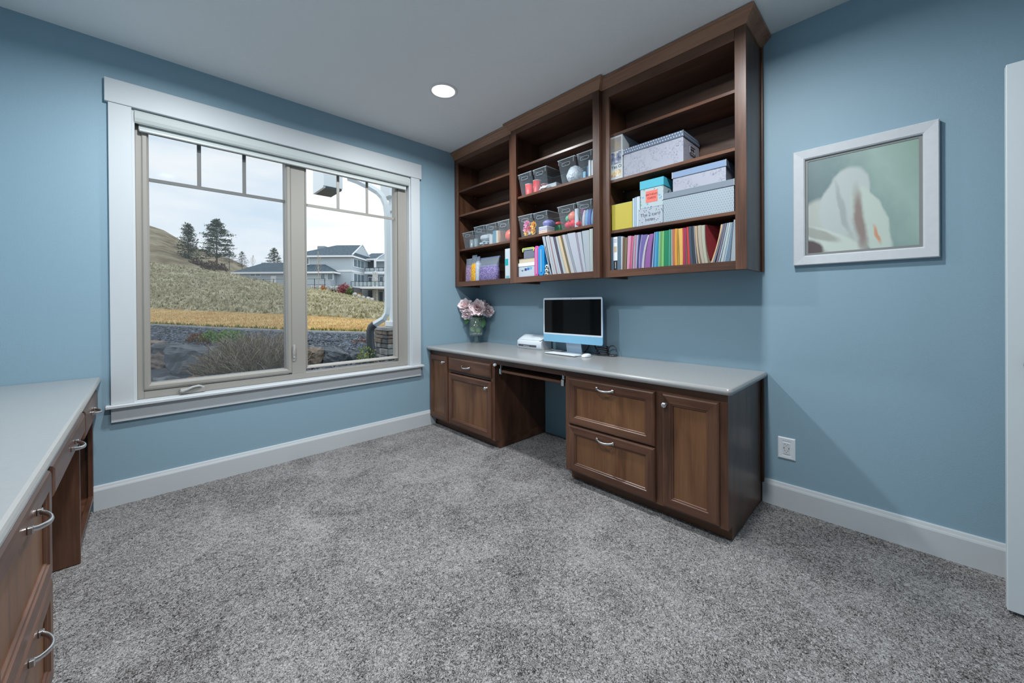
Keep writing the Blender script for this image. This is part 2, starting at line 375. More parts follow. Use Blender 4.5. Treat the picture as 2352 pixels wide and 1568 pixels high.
# folding crank on the sill, lock lever on the mullion
cr = MB(); cx, cz = -2.39, .601
cr.box(cx-.065, cx+.065, .022, .056, .594, .632, .006)
cr.build('crank_base', VINYL, win)
MB().tube([(cx+.045, .022, .634), (cx+.03, .016, .640), (cx+.0, .012, .637), (cx-.03, .01, .624), (cx-.055, .012, .618)], .0075, 8).blob((cx-.05, .012, .618), (.014, .008, .009)).build('crank_handle', mat('crank_grey', lin=(.42, .42, .40), rough=.35), win)
lk = MB(); lx = -1.789; lk.box(lx-.008, lx+.008, .046, .054, .735, .86, .003); lk.box(lx-.007, lx+.007, .034, .048, .76, .80, .003)
lk.build('lock_plate', mat('lock_grey', lin=(.46, .45, .43), rough=.35), win)
MB().tube([(lx, .040, .775), (lx, .030, .795), (lx, .028, .83), (lx, .032, .865)], .006, 6).build('lock_lever', mat('lock_grey', lin=(.46, .45, .43), rough=.35), win)
# roller blind, rolled up inside the head of the window
rb = thing('roller_blind', 'pale grey roller blind fully rolled up at the window head', 'blind', (-1.74, .03, 2.235))
SHADE = mat('blind_fabric', lin=(.50, .54, .53), rough=.6)
prof = [(-.004, 2.350), (-.012, 2.332), (-.013, 2.30), (-.008, 2.280), (-.001, 2.272), (.008, 2.272), (.008, 2.350)]
MB().loops([[Vector((x, a, b)) for a, b in prof] for x in (OX0+.012, OX1-.012)]).build('cassette', SHADE, rb)
B(OX0+.03, OX1-.03, .018, .030, 2.246, 2.30).build('fabric_skirt', SHADE, rb)
B(OX0+.03, OX1-.03, .013, .035, 2.234, 2.250, .004).build('bottom_bar', mat('blind_bar', lin=(.60, .63, .62), rough=.4), rb)
# ------------------------------------------------------------------ open door (parallel to the desk wall)
dr = thing('door_1', 'white open door standing beside the desk wall', 'door', (-.2865, -3.87, .012)); dr['kind'] = 'structure'
DM = mat('white_door_paint', lin=(.64, .69, .71), rough=.4)
dm = MB(); dm.box(-.304, -.269, -4.25, -3.482, .014, 2.04, .0015)
slab = dm.build('door_slab', DM, dr)
for s_ in (-1, 1):
    MB().lathe([(0, 0), (.031, 0), (.031, .006), (.012, .010), (.011, .035), (.022, .042), (.027, .055), (.022, .066), (0, .070)], (-.304 if s_ < 0 else -.269, -3.55, .93), 18, ax='x').build('door_knob', NICK, dr, xf=(Matrix.Translation((-.304, 0, 0)) @ Matrix.Scale(-1, 4, (1, 0, 0)) @ Matrix.Translation((.304, 0, 0))) if s_ < 0 else None)
m = MB(); m.box(-1.19, -1.10, YB, YB+.018, 0, 2.15); m.box(-.262, -.172, YB, YB+.018, 0, 2.15); m.box(-1.19, -.172, YB, YB+.018, 2.06, 2.15)
struct(tag(m.build('trim_1', TRIM), 'white casing round the doorway', 'trim'))

# ------------------------------------------------------------------ recessed lamps
LENS = emit('lamp_lens_glow', (1, .985, .96), 1.6)
def downlight(x, y, label):
    t = thing('recessed_lamp', label, 'lamp', (x, y, H-.012), 'recessed ceiling lamps')
    MB().lathe([(.102, H), (.102, H-.004), (.096, H-.007), (.083, H-.006), (.081, H)], (x, y, 0), 32).build('trim_ring', mat('lamp_ring', lin=(.8, .8, .8), rough=.5), t)
    MB().lathe([(0, H-.0045), (.081, H-.0045), (.081, H-.001), (0, H-.001)], (x, y, 0), 32).build('lens', LENS, t)
    ld = bpy.data.lights.new('lamp_light', 'AREA'); ld.shape = 'DISK'; ld.size = .15; ld.energy = LAMP_W; ld.color = LAMP_COL; ld.spread = math.radians(166)
    lo = bpy.data.objects.new('lamp_light', ld); COL.objects.link(lo); lo.parent = t; lo.location = (0, 0, 0)
downlight(-1.047, -.905, 'round recessed ceiling lamp glowing between window and bookcase')
downlight(-2.42, -.905, 'round recessed ceiling lamp above the other worktop by the window')
downlight(-1.047, -2.62, 'round recessed ceiling lamp in front of the framed picture')
downlight(-2.42, -2.62, 'round recessed ceiling lamp deeper in the room over the other worktop')

# ================================================================== CABINETS
def shaker(kind, y0, y1, z0, z1, xb, sx, parent, fw=.056, horiz=False):
    """framed front: bevelled outer edge, flat frame, stepped moulding; recessed panel is a child"""
    T = .020
    R = lambda i, d: (y0+i, y1-i, z0+i, z1-i, xb+sx*d) if y0 < y1 else (y0-i, y1+i, z0+i, z1-i, xb+sx*d)
    m = MB(); m.rectloops([R(0, 0), R(0, T*.55), R(.004, T*.85), R(.010, T), R(fw-.012, T), R(fw-.009, T*.8), R(fw-.003, T*.72), R(fw, T*.5), R(fw, T*.40)], 0, cap1=False, rail=1)
    d = m.build(kind, [WOODZ, WOODY], parent)
    a = R(fw-.001, T*.40); MB().face([(a[4], a[0], a[2]), (a[4], a[1], a[2]), (a[4], a[1], a[3]), (a[4], a[0], a[3])]).build('panel', PANEL, d)
    return d
def slabfront(kind, y0, y1, z0, z1, xb, sx, parent):
    T = .020
    R = lambda i, d: (max(y0, y1)-i, min(y0, y1)+i, z0+i, z1-i, xb+sx*d)
    return MB().rectloops([R(0, 0), R(0, T*.5), R(.004, T*.8), R(.014, T)], 0).build(kind, [WOODY], parent)
def knob(x, y, z, sx, parent):
    pr = [(0, 0), (.010, 0), (.0095, .003), (.006, .006), (.0055, .013), (.010, .017), (.0145, .020), (.0145, .024), (.011, .0275), (0, .029)]
    MB().lathe([(r, h*sx) for r, h in pr], (x, y, z), 16, ax='x').build('knob', NICK, parent)
def pull(x, y, z, sx, parent, half=.055, proj=.030):
    m = MB(); P = []
    for i in range(13):
        a = i/12; yy = (2*a-1)*half; q = math.sin(math.pi*a)
        P.append((x+sx*(.004+(proj-.004)*(q**.7)), y+yy, z-.006*math.sin(math.pi*a)+(.002 if i in (0, 12) else 0)))
    m.tube(P, .0058, 8, flat=(.75, 1.15))
    for s in (-1, 1): m.box(x, x+sx*.010, y+s*half-.006, y+s*half+.006, z-.008, z+.009, .0015)
    m.build('handle', NICK, parent)

# ---- base cabinets under the desk worktop
XF = -.61; TK = .072; CT0, CT1 = .728, .762
def base_body(t, y0, y1, xf, xb, toe, sx=-1):
    m = MB(); ya, yb = max(y0, y1), min(y0, y1); th = .019
    m.box(xf-sx*.019, xb, ya, ya-th, TK, CT0); m.box(xf-sx*.019, xb, yb, yb+th, TK, CT0)          # sides
    m.box(xf-sx*.02, xb, ya-th, yb+th, TK, TK+.019); m.box(xb+sx*.006, xb, ya-th, yb+th, TK+.019, CT0)
    m.build('carcass', WOODZ, t)
    B(xf-sx*toe, xb, ya-.001, yb+.001, 0.004, TK).build('toe_kick', WOODY, t)
bcl = thing('base_cabinet', 'brown base cabinet with narrow door, drawer and wider door by the window wall', 'cabinet', (-.3, -.474, 0.004), 'base cabinets under the desk')
base_body(bcl, -.002, -.948, XF, -.003, .058)
m = MB(); m.box(XF, XF+.019, -.002, -.948, .686, CT0, mi=1); m.box(XF, XF+.019, -.002, -.018, TK, .686); m.box(XF, XF+.019, -.296, -.335, .095, .686); m.box(XF, XF+.019, -.905, -.948, TK, .686)
m.box(XF, XF+.019, -.018, -.905, TK, .095, mi=1); m.box(XF, XF+.019, -.335, -.905, .548, .572, mi=1)
m.build('face_frame', [WOODZ, WOODY], bcl)
d = shaker('door', -.012, -.304, .086, .686, XF, -1, bcl, .055); knob(XF-.02, -.262, .630, -1, d)
d = slabfront('drawer', -.326, -.916, .569, .686, XF, -1, bcl); pull(XF-.02, -.600, .622, -1, d)
d = shaker('door', -.326, -.916, .084, .542, XF, -1, bcl, .058); knob(XF-.02, -.872, .486, -1, d)
bcr = thing('base_cabinet', 'brown base cabinet with two deep drawers and a tall door near the outlet', 'cabinet', (-.3, -2.146, 0.004), 'base cabinets under the desk')
base_body(bcr, -1.658, -2.632, XF, -.003, .058)
m = MB(); m.box(XF, XF+.019, -1.658, -2.632, .684, CT0, mi=1); m.box(XF, XF+.019, -1.658, -1.70, TK, .684); m.box(XF, XF+.019, -2.268, -2.325, .095, .684); m.box(XF, XF+.019, -2.588, -2.632, TK, .684)
m.box(XF, XF+.019, -1.70, -2.588, TK, .095, mi=1); m.box(XF, XF+.019, -1.70, -2.268, .36, .40, mi=1)
m.build('face_frame', [WOODZ, WOODY], bcr)
B(-.024, -.002, -2.632, -2.646, .118, CT0, .002).build('scribe_moulding', WOODZ, bcr)
for z0, z1, zh in ((.384, .684, .646), (.082, .377, .338)):
    d = shaker('drawer', -1.690, -2.276, z0, z1, XF, -1, bcr, .060); pull(XF-.02, -1.970, zh, -1, d)
d = shaker('door', -2.316, -2.596, .084, .684, XF, -1, bcr, .060); knob(XF-.02, -2.337, .628, -1, d)
# kneehole rail + keyboard tray
kr = B(XF, XF+.019, -.948, -1.658, .686, CT0, .001).build('kneehole_rail', WOODY); tag(kr, 'brown wooden rail spanning the kneehole under the worktop', 'rail')
kt = thing('keyboard_tray', 'slim brown pull-out keyboard tray hanging in the kneehole', 'tray', (-.36, -1.30, .60))
B(-.585, -.16, -.998, -1.597, .622, .640, .003).build('tray_board', WOODY, kt)
B(-.16, -.14, -.998, -1.597, .622, .668).build('tray_back', WOODY, kt)
for y_ in (-.985, -1.610):
    m = MB(); m.box(-.57, -.12, y_-.006, y_+.006, .640, .686); m.box(-.588, -.566, y_-.012, y_+.012, .606, .655, .004); m.box(-.582, -.578, y_-.003, y_+.003, .650, .7275)
    m.build('slide_bracket', CHROME, kt)
MB().lathe([(0, 0), (.009, 0), (.012, .004), (.012, .020), (.009, .024), (0, .024)], (-.634, -.965, .684), 14, ax='x').build('bumper', WHITEP, kt)

def worktop(name, pts_outer, z0, z1, label):
    """pts_outer: plan outline list; bullnose edge by inset loops"""
    c = Vector((sum(p[0] for p in pts_outer)/len(pts_outer), sum(p[1] for p in pts_outer)/len(pts_outer)))
    rings = []
    r = .014
    for (z, ins) in ((z0, r*.75), (z0+.003, r*.35), (z0+.008, .002), (z0+.014, 0), (z1-.014, 0), (z1-.008, .0025), (z1-.003, r*.4), (z1, r*.95)):
        ring = []
        n = len(pts_outer)
        for i, p in enumerate(pts_outer):
            a, b = Vector(pts_outer[i-1]), Vector(pts_outer[(i+1) % n]); p = Vector(p)
            e1 = (p-a).normalized(); e2 = (b-p).normalized(); n1 = Vector((-e1.y, e1.x)); n2 = Vector((-e2.y, e2.x))
            k = n1+n2; k = k/max(.2, k.dot(n1))
            q = p + k*ins
            ring.append(Vector((q.x, q.y, z)))
        rings.append(ring)
    return tag(MB().loops(rings, 0, False).build(name, TOP), label, 'worktop')
def rounded(pts, idx, r):
    out = []
    n = len(pts)
    for i, p in enumerate(pts):
        if i not in idx: out.append(p); continue
        p = Vector(p); a = (Vector(pts[i-1])-p).normalized(); b = (Vector(pts[(i+1) % n])-p).normalized()
        for k in range(6):
            th = k/5*math.pi/2; c0 = p+a*r+b*r
            out.append(tuple(c0 - b*r*math.cos(th) - a*r*math.sin(th)))
    return out
o = worktop('desk_worktop', rounded([(-.001, -.001), (-.654, -.001), (-.654, -2.662), (-.001, -2.662)], (2,), .022), CT0, CT1, 'long pale grey worktop of the desk along the picture wall')
# ---- left-hand desk: face looks +X
XE = -2.828
lc = thing('base_cabinet', 'brown open-fronted base cabinet with one drawer, holding a blue binder', 'cabinet', (-3.13, -.31, 0.0))
m = MB(); xb_ = XL+.001
m.box(XE-.019, xb_, -.002, -.021, .004, CT0); m.box(XE, xb_, -.601, -.620, .004, CT0); m.box(XE-.019, xb_, -.021, -.601, .072, .091); m.box(xb_, xb_+.006, -.021, -.601, .091, CT0); m.box(XE-.04, XE-.058, -.021, -.601, .004, .072)
m.build('carcass', WOODZ, lc)
m = MB(); m.box(XE, XE-.019, -.002, -.040, .072, CT0); m.box(XE, XE-.019, -.040, -.601, .690, CT0, mi=1); m.box(XE, XE-.019, -.040, -.601, .072, .100, mi=1); m.box(XE, XE-.019, -.04, -.601, .545, .575, mi=1)
m.build('face_frame', [WOODZ, WOODY], lc)
d = slabfront('drawer', -.006, -.619, .560, .690, XE, 1, lc); pull(XE+.02, -.315, .627, 1, d)
pd = thing('pencil_drawer', 'slim brown pencil drawer over the other kneehole', 'drawer', (-3.13, -1.04, .59))
d = slabfront('drawer_front', -.640, -1.440, .592, .690, XE, 1, pd); pull(XE+.02, -1.04, .642, 1, d)
B(XE-.001, XL+.15, -.68, -1.41, .61, .68).build('drawer_box', WOODY, pd)
B(XE, XE-.019, -.621, -1.464, .691, CT0).build('front_rail', WOODY, pd)
fc = thing('filing_cabinet', 'brown base cabinet of deep drawers with arched nickel pulls', 'cabinet', (-3.13, -2.38, 0.0))
m = MB(); m.box(XE, xb_, -1.465, -1.484, .072, CT0); m.box(XE, xb_, -3.30, -3.281, .072, CT0); m.box(XE-.02, xb_, -1.484, -3.281, .072, .091); m.box(xb_, xb_+.006, -1.484, -3.281, .091, CT0)
m.build('carcass', WOODZ, fc)
B(XE-.058, xb_, -1.466, -3.299, .004, .072).build('toe_kick', WOODY, fc)
m = MB(); m.box(XE, XE-.019, -1.484, -3.281, .690, CT0, mi=1); m.box(XE, XE-.019, -1.484, -3.281, .072, .095, mi=1)
for y_ in (-1.484, -2.09, -2.68, -3.25): m.box(XE, XE-.019, y_, y_-.031, .095, .690)
m.build('face_frame', [WOODZ, WOODY], fc)
for y0, y1 in ((-1.480, -2.085), (-2.110, -2.680), (-2.70, -3.29)):
    for z0, z1, zh in ((.386, .690, .648), (.082, .378, .340)):
        d = shaker('drawer', y0, y1, z0, z1, XE, 1, fc, .060); pull(XE+.02, (y0+y1)/2 if y0 < -2 else -1.755, zh, 1, d)
o = worktop('side_worktop', rounded([(-2.795, -.001), (XL+.001, -.001), (XL+.001, -3.33), (-2.795, -3.33)], (3,), .022), CT0, CT1, 'pale grey worktop of the other desk under the window end')

# ---- wall bookcases
UZ0, UZ1 = 1.343, 2.703
def crown_piece(parent, y0, y1, xf, left_ret, right_ret):
    """crown moulding swept along the front with mitred returns to the wall"""
    prof = [(0, 2.640), (.004, 2.640), (.006, 2.648), (.012, 2.652), (.014, 2.660), (.024, 2.672), (.036, 2.680), (.042, 2.688), (.048, 2.690), (.050, 2.703), (0, 2.703)]
    path = []
    if left_ret is not None: path.append((left_ret, y0, 'L'))
    rings = []
    def ring(kind):
        out = []
        for d, z in prof:
            if kind == 'wallL': out.append(Vector((left_ret, y0+d, z)))
            elif kind == 'cornL': out.append(Vector((xf-d, y0+d, z)))
            elif kind == 'endL': out.append(Vector((xf-d, y0, z)))
            elif kind == 'cornR': out.append(Vector((xf-d, y1-d, z)))
            elif kind == 'wallR': out.append(Vector((right_ret, y1-d, z)))
            elif kind == 'endR': out.append(Vector((xf-d, y1, z)))
        return out
    seq = (['wallL', 'cornL'] if left_ret is not None else ['endL']) + (['cornR', 'wallR'] if right_ret is not None else ['endR'])
    MB().loops([ring(k) for k in seq]).build('crown_moulding', CROWN, parent)
def bookcase(label, y0, y1, xf, st_l, st_r, zo, shelves, lret, rret):
    t = thing('wall_bookcase', label, 'bookcase', (-.17, (y0+y1)/2, UZ0), 'wall bookcases over the desk'); th = .019
    xi = xf+.019
    B(xi, -.002, y0, y0-th, UZ0, UZ1).build('side_panel', WOODZ, t); B(xi, -.002, y1, y1+th, UZ0, UZ1).build('side_panel', WOODZ, t)
    B(-.008, -.002, y0-th, y1+th, UZ0+.02, UZ1).build('back_panel', INNER, t)
    B(xi, -.008, y0-th, y1+th, zo, zo+th).build('top_panel', INNER, t)
    B(xi, -.008, y0-th, y1+th, UZ0+.022, UZ0+.041).build('bottom_panel', INNER, t)
    B(xf, xi, y0, y0-st_l, UZ0, UZ1, .001).build('stile', WOODZ, t); B(xf, xi, y1, y1+st_r, UZ0, UZ1, .001).build('stile', WOODZ, t)
    B(xf, xi, y0-st_l, y1+st_r, zo-.002, UZ1, .001).build('rail', WOODY, t); B(xf, xi, y0-st_l, y1+st_r, UZ0, UZ0+.048, .001).build('rail', WOODY, t)
    for z in shelves:
        B(xi+.002, -.009, y0-th-.002, y1+th+.002, z-.019, z, .0012).build('shelf', INNER if False else WOODY, t)
        for yy in (y0-th-.004, y1+th+.004):
            for xx in (xi+.035, -.06): MB().lathe([(0, z-.026), (.004, z-.026), (.004, z-.0195), (0, z-.0195)], (xx, yy, 0), 8).build('shelf_pin', NICK, t)
    crown_piece(t, y0, y1, xf, lret, rret)
    return t
SHL = (1.724, 2.074, 2.322); SHM = (1.727, 2.074, 2.330); SHR = (1.664, 2.011, 2.326)
ubl = bookcase('dark wood wall bookcase next to the window wall', -.002, -.872, -.312, .055, .052, 2.600, SHL, None, None)
ubm = bookcase('dark wood wall bookcase standing proud between two others', -.874, -1.752, -.343, .060, .052, 2.602, SHM, -.313, -.313)
ubr = bookcase('dark wood wall bookcase ending above the outlet with grey-blue end panel', -1.754, -2.638, -.312, .058, .055, 2.580, SHR, None, -.002)
B(-.022, -.002, -2.638, -2.650, UZ0, 2.645, .002).build('scribe_moulding', WOODZ, ubr)

# ------------------------------------------------------------------ framed picture + outlet
pf = thing('framed_picture', 'white framed painting of pale drapery on a grey-green ground', 'picture', (-.015, -3.06, 1.365))
y0, y1, z0, z1 = -2.791, -3.330, 1.365, 1.9885
FRM = mat('picture_frame_white', lin=(.60, .62, .645), rough=.4, var=.03, vscale=40)
R = lambda i, x: (y0-i, y1+i, z0+i, z1-i, x)
MB().rectloops([R(0, -.004), R(0, -.026), R(.004, -.030), R(.046, -.027), R(.052, -.022), R(.052, -.012)], cap1=False, cap0=False).build('frame', FRM, pf)
MB().rectloops([R(.051, -.0145), R(.064, -.0145), R(.064, -.011)], cap0=False, cap1=False).build('liner', mat('picture_liner', lin=(.23, .235, .23), rough=.5), pf)
def painting():
    m, t, b = newmat('painted_canvas'); tx = N(t, 'ShaderNodeTexCoord'); sp = N(t, 'ShaderNodeSeparateXYZ'); L(t, tx.outputs['Generated'], sp.inputs[0])
    nz = N(t, 'ShaderNodeTexNoise'); nz.inputs['Scale'].default_value = 5; nz.inputs['Detail'].default_value = 6; L(t, tx.outputs['Generated'], nz.inputs['Vector'])
    def M(op, a, c=0.0):
        n = N(t, 'ShaderNodeMath', operation=op)
        for i, q in enumerate((a, c)):
            if isinstance(q, (int, float)): n.inputs[i].default_value = q
            else: L(t, q, n.inputs[i])
        return n.outputs[0]
    X = M('SUBTRACT', 1.0, sp.outputs[1]); Y = sp.outputs[2]     # X grows to the viewer's right
    wob = M('MULTIPLY', M('SUBTRACT', nz.outputs['Fac'], .5), .10)
    g = M('ADD', M('MULTIPLY', X, .55), M('ADD', M('MULTIPLY', Y, .25), M('MULTIPLY', wob, 2)))
    col = ramp(t, g, [(.0, (.10, .15, .16)), (.35, (.17, .25, .25)), (.6, (.33, .45, .40)), (.85, (.25, .36, .29))])
    def ell(cx, cy, rx, ry, ang, soft, c, prev):
        ca, sa = math.cos(ang), math.sin(ang); dx = M('SUBTRACT', M('ADD', X, wob), cx); dy = M('SUBTRACT', Y, cy)
        a = M('DIVIDE', M('ADD', M('MULTIPLY', dx, ca), M('MULTIPLY', dy, sa)), rx); bb = M('DIVIDE', M('SUBTRACT', M('MULTIPLY', dy, ca), M('MULTIPLY', dx, sa)), ry)
        d = M('SQRT', M('ADD', M('MULTIPLY', a, a), M('MULTIPLY', bb, bb)))
        f = N(t, 'ShaderNodeMapRange'); f.interpolation_type = 'SMOOTHSTEP'; f.inputs[1].default_value = 1-soft; f.inputs[2].default_value = 1+soft; f.inputs[3].default_value = 1; f.inputs[4].default_value = 0
        L(t, d, f.inputs[0]); mx = N(t, 'ShaderNodeMix', data_type='RGBA'); L(t, f.outputs[0], mx.inputs[0]); L(t, prev, mx.inputs[6]); mx.inputs[7].default_value = (*c, 1); return mx.outputs[2]
    for a in [(.22, .22, .40, .34, -.5, .10, (.46, .50, .46)), (.36, .50, .22, .36, -.25, .08, (.48, .53, .52)), (.60, .28, .14, .38, .35, .10, (.52, .60, .53)), (.25, .10, .34, .10, -.5, .15, (.56, .62, .56)),
              (.10, .20, .22, .05, -.4, .3, (.36, .38, .34)), (.34, .45, .03, .28, .25, .5, (.36, .40, .40)), (.50, .30, .05, .30, .12, .5, (.27, .21, .19)), (.66, .14, .02, .09, .3, .5, (.60, .30, .18)), (.03, .04, .12, .10, -.4, .2, (.10, .075, .075))]:
        col = ell(*a, col)
    L(t, col, b.inputs['Base Color']); b.inputs['Roughness'].default_value = .45; return m
a = R(.063, -.012); B(-.012, -.006, a[0], a[1], a[2], a[3]).build('canvas', painting(), pf)
ot = thing('wall_outlet', 'white wall outlet with charging ports below the framed picture', 'outlet', (-.004, -2.752, .277))
y0, y1, z0, z1 = -2.711, -2.793, .277, .399
MB().rectloops([R(0, -.001), R(0, -.004), R(.006, -.007), R(.021, -.006), R(.022, -.0045)]).build('cover_plate', WHITEP, ot)
B(-.0075, -.003, -2.7355, -2.7685, .305, .371, .001).build('receptacle', mat('receptacle_white', lin=(.72, .74, .76), rough=.35), ot)
for dy, dz, w, h in ((-.007, .024, .002, .006), (.007, .024, .002, .006), (0, .016, .003, .003), (-.007, -.012, .002, .006), (.007, -.012, .002, .006), (0, -.022, .003, .003), (-.0115, .002, .003, .009), (.0115, .002, .003, .009)):
    B(-.0079, -.0070, -2.752+dy-w/2, -2.752+dy+w/2, .338+dz-h/2, .338+dz+h/2).build('slot', BLACK, ot)

# ================================================================== THINGS ON THE SHELVES
XS = -.285                                     # front plane of most shelf things (side bookcases); middle one stands proud
def crop(ox, oy, sc): return lambda a, b: (ox+a/sc, oy+b/sc)
C1 = crop(1396, 290, 10.226); C2 = crop(1396, 360, 9.227); C3 = crop(1510, 350, 9.22); C4 = crop(1396, 500, 13.07); C5 = crop(1536, 490, 12.06)
C6 = crop(1180, 330, 12.38); C7 = crop(1180, 450, 12.38); C8 = crop(1180, 520, 12.38); C9 = crop(1050, 490, 9.5)
def yX(c, a, b, x): return atX(*c(a, b), x).y
def zX(c, a, b, x): return atX(*c(a, b), x).z
FL = UZ0+.0415                                 # cabinet floor inside

# ---- storage boxes
NAVYDOT = dots('navy_dotted_card', s2l((92, 104, 124)), s2l((190, 200, 212)), .017, .20)
GREYDOT = dots('pale_dotted_card', s2l((152, 164, 173)), s2l((106, 118, 130)), .0135, .17)
SKETCH = sketch('sketch_printed_card', s2l((158, 160, 172)), s2l((90, 94, 118)), 34)
SATIN = mat('satin_blue_card', (126, 146, 174), .3)
GREYLID = mat('grey_lid_card', (118, 128, 140), .35)
STRIPE = dots('striped_side_card', s2l((110, 122, 136)), s2l((170, 182, 190)), .02, .3)
METAL = mat('corner_metal', lin=(.55, .57, .6), rough=.3, metal=1)
def hinged_box(name, label, xf, y0, y1, z0, zl, z1, xb, body, lid, lidtop=None, corners=True, group=None):
    t = thing(name, label, 'box', ((xf+xb)/2, (y0+y1)/2, z0), group)
    B(xf, xb, y0-.004, y1+.004, z0, z1-.003, .0008).build('body', body, t)
    l = B(xf-.004, xb, y0, y1, zl, z1, .0012).build('lid', lid, t)
    if corners:
        for yy in (y0, y1): B(xf-.005, xf+.002, yy-.004 if yy == y0 else yy, yy if yy == y0 else yy+.004, zl, z1+.0005).build('metal_corner', METAL, l)
    return t
z0 = 2.0115; x = -.287
# tall photo box
t = thing('photo_box', 'tall white cardboard box printed with small photographs, beside the sketch-printed box', 'box', (-.17, -1.86, z0))
ya, yb = yX(C1, 62, 700, x), yX(C1, 345, 650, x); zt = zX(C1, 345, 130, x)
B(x, -.06, ya, yb, z0, zt, .0015).build('body', mat('glossy_white_card', lin=(.45, .49, .505), rough=.25), t)
def print_patch(p, name, xx, a0, a1, b0, b1, cols, sc=40):
    m_, tt, bb = newmat(name+'_print'); tx = N(tt, 'ShaderNodeTexCoord'); n = N(tt, 'ShaderNodeTexNoise'); n.inputs['Scale'].default_value = sc; n.inputs['Detail'].default_value = 3
    L(tt, tx.outputs['Object'], n.inputs['Vector']); L(tt, ramp(tt, n.outputs['Fac'], [(.3+.4*i/(len(cols)-1), s2l(c)) for i, c in enumerate(cols)]), bb.inputs['Base Color']); bb.inputs['Roughness'].default_value = .3
    return B(xx-.0006, xx+.001, a0, a1, b0, b1).build(name, m_, p)
hh = zt-z0
print_patch(t, 'photo_print', x, ya-.006, yb+.010, z0+hh*.62, z0+hh*.92, [(120, 140, 140), (150, 130, 110), (110, 130, 150)])
print_patch(t, 'photo_print', x, ya-.006, yb+.010, z0+hh*.34, z0+hh*.60, [(60, 62, 86), (120, 130, 160), (215, 210, 160)])
print_patch(t, 'photo_print', x, ya-.006, yb+.012, z0+hh*.06, z0+hh*.20, [(215, 215, 205), (200, 180, 140), (150, 90, 60)])
text_mesh('Yes O', .030, t, BLACK, facing(x-.0008, (ya+yb)/2, z0+hh*.275))
B(-.20, -.10, yb-.0008, yb+.001, z0+hh*.35, z0+hh*.80).build('photo_print', mat('side_photo', (90, 84, 84), .3, var=.4, vscale=60), t)
# wide sketch-printed box with dotted lid
ya, yb = yX(C1, 345, 900, x), yX(C1, 1790, 500, x); zt = zX(C1, 1790, 80, x); zl = zX(C1, 1780, 232, x)
xb = -.035
hb = hinged_box('keepsake_box', 'wide sketch-printed keepsake box with dark dotted lid', x, ya-.004, yb, z0, zl, zt, xb, SKETCH, NAVYDOT)
m = MB(); yy = yb-.0015; m.rectloops([(-.20, -.12, z0+.075, z0+.115, yy+.002), (-.20, -.12, z0+.075, z0+.115, yy-.002), (-.194, -.126, z0+.081, z0+.109, yy-.002), (-.194, -.126, z0+.081, z0+.109, yy+.001)], cap0=False, cap1=False, plane='y')
m.build('label_holder', METAL, hb)
# ---- third row
z0 = 1.6645
ya, yb = yX(C2, 80, 1300, x), yX(C2, 515, 1200, x); zt = zX(C2, 300, 990, x)
t = thing('yellow_file_box', 'plain yellow file box standing against the bookcase divider', 'box', (-.17, (ya+yb)/2, z0))
YEL = mat('yellow_card', (184, 168, 60), .5)
B(x, -.05, ya, yb, z0, zt, .002).build('body', YEL, t); B(x+.002, -.05, ya+.0005, yb-.0005, zt-.001, zt+.003).build('top_edge', mat('pale_yellow_edge', (150, 170, 120), .6), t)
prev = yb-.001
for i, (a, c, lab) in enumerate(((562, (176, 192, 204), 'nearest the yellow file box'), (604, (150, 170, 186), 'between two other white folders'), (676, (186, 198, 206), 'next to the confetti-printed box'))):
    yn = yX(C2, a, 1150, x); zt2 = zX(C2, a, 870-20*i, x)
    f = B(x+.002, -.05, prev, yn+.001, z0, zt2, .0025).build('slim_folder', mat('slim_folder_%d' % i, c, .4)); tag(f, 'slim white plastic folder '+lab, 'folder', 'slim white folders'); prev = yn
CONF = spots('confetti_card', s2l((164, 172, 182)), [s2l((60, 70, 96)), s2l((96, 150, 170)), s2l((196, 120, 110)), s2l((70, 110, 120)), s2l((150, 110, 140)), s2l((120, 150, 120))], 85, .26)
BIGSP = spots('big_spot_card', s2l((170, 184, 188)), [s2l((30, 60, 90)), s2l((110, 170, 140)), s2l((110, 160, 190)), s2l((26, 44, 70)), s2l((180, 205, 205))], 48, .30)
ya, yb = yX(C2, 640, 1300, x), yX(C2, 1165, 1200, x); zt = zX(C2, 640, 1122, x)
t1 = thing('confetti_box', 'white card box with tiny confetti print, under the teal-lidded box', 'box', (-.17, (ya+yb)/2, z0))
B(x, -.08, ya, yb, z0, zt, .0015).build('body', CONF, t1)
text_mesh('The 2 card', .030, t1, mat('ink_dark', (96, 98, 112), .6), facing(x-.0005, (ya+yb)/2, z0+(zt-z0)*.60)); text_mesh('boxes', .028, t1, mat('ink_dark', (96, 98, 112), .6), facing(x-.0005, (ya+yb)/2, z0+(zt-z0)*.32))
zq = zt; ya, yb = yX(C2, 682, 900, x), yX(C2, 1188, 800, x); zt = zX(C2, 1180, 410, x); zl = zX(C2, 1185, 592, x)
t2 = thing('spotted_box', 'spotted card box with plain teal lid and coral label, stacked on another box', 'box', (-.17, (ya+yb)/2, zq))
B(x, -.10, ya-.003, yb+.003, zq+.0005, zt-.002, .001).build('body', BIGSP, t2)
TEAL = mat('teal_card', (72, 168, 188), .45)
B(x-.003, -.097, ya, yb, zl, zt, .001).build('lid', TEAL, t2)
la, lb = yX(C2, 808, 860, x), yX(C2, 1054, 820, x); lz0, lz1 = zX(C2, 930, 955, x), zX(C2, 930, 712, x)
B(x-.001, x+.001, la, lb, lz0, lz1).build('label', mat('coral_label', (226, 112, 100), .6), t2)
INK = mat('ink_red', (120, 40, 40), .6)
text_mesh('BIRTHDAY', .0165, t2, INK, facing(x-.0013, (la+lb)/2, lz0+(lz1-lz0)*.66)); text_mesh('CARDS', .0175, t2, INK, facing(x-.0013, (la+lb)/2, lz0+(lz1-lz0)*.36))
x2 = -.288
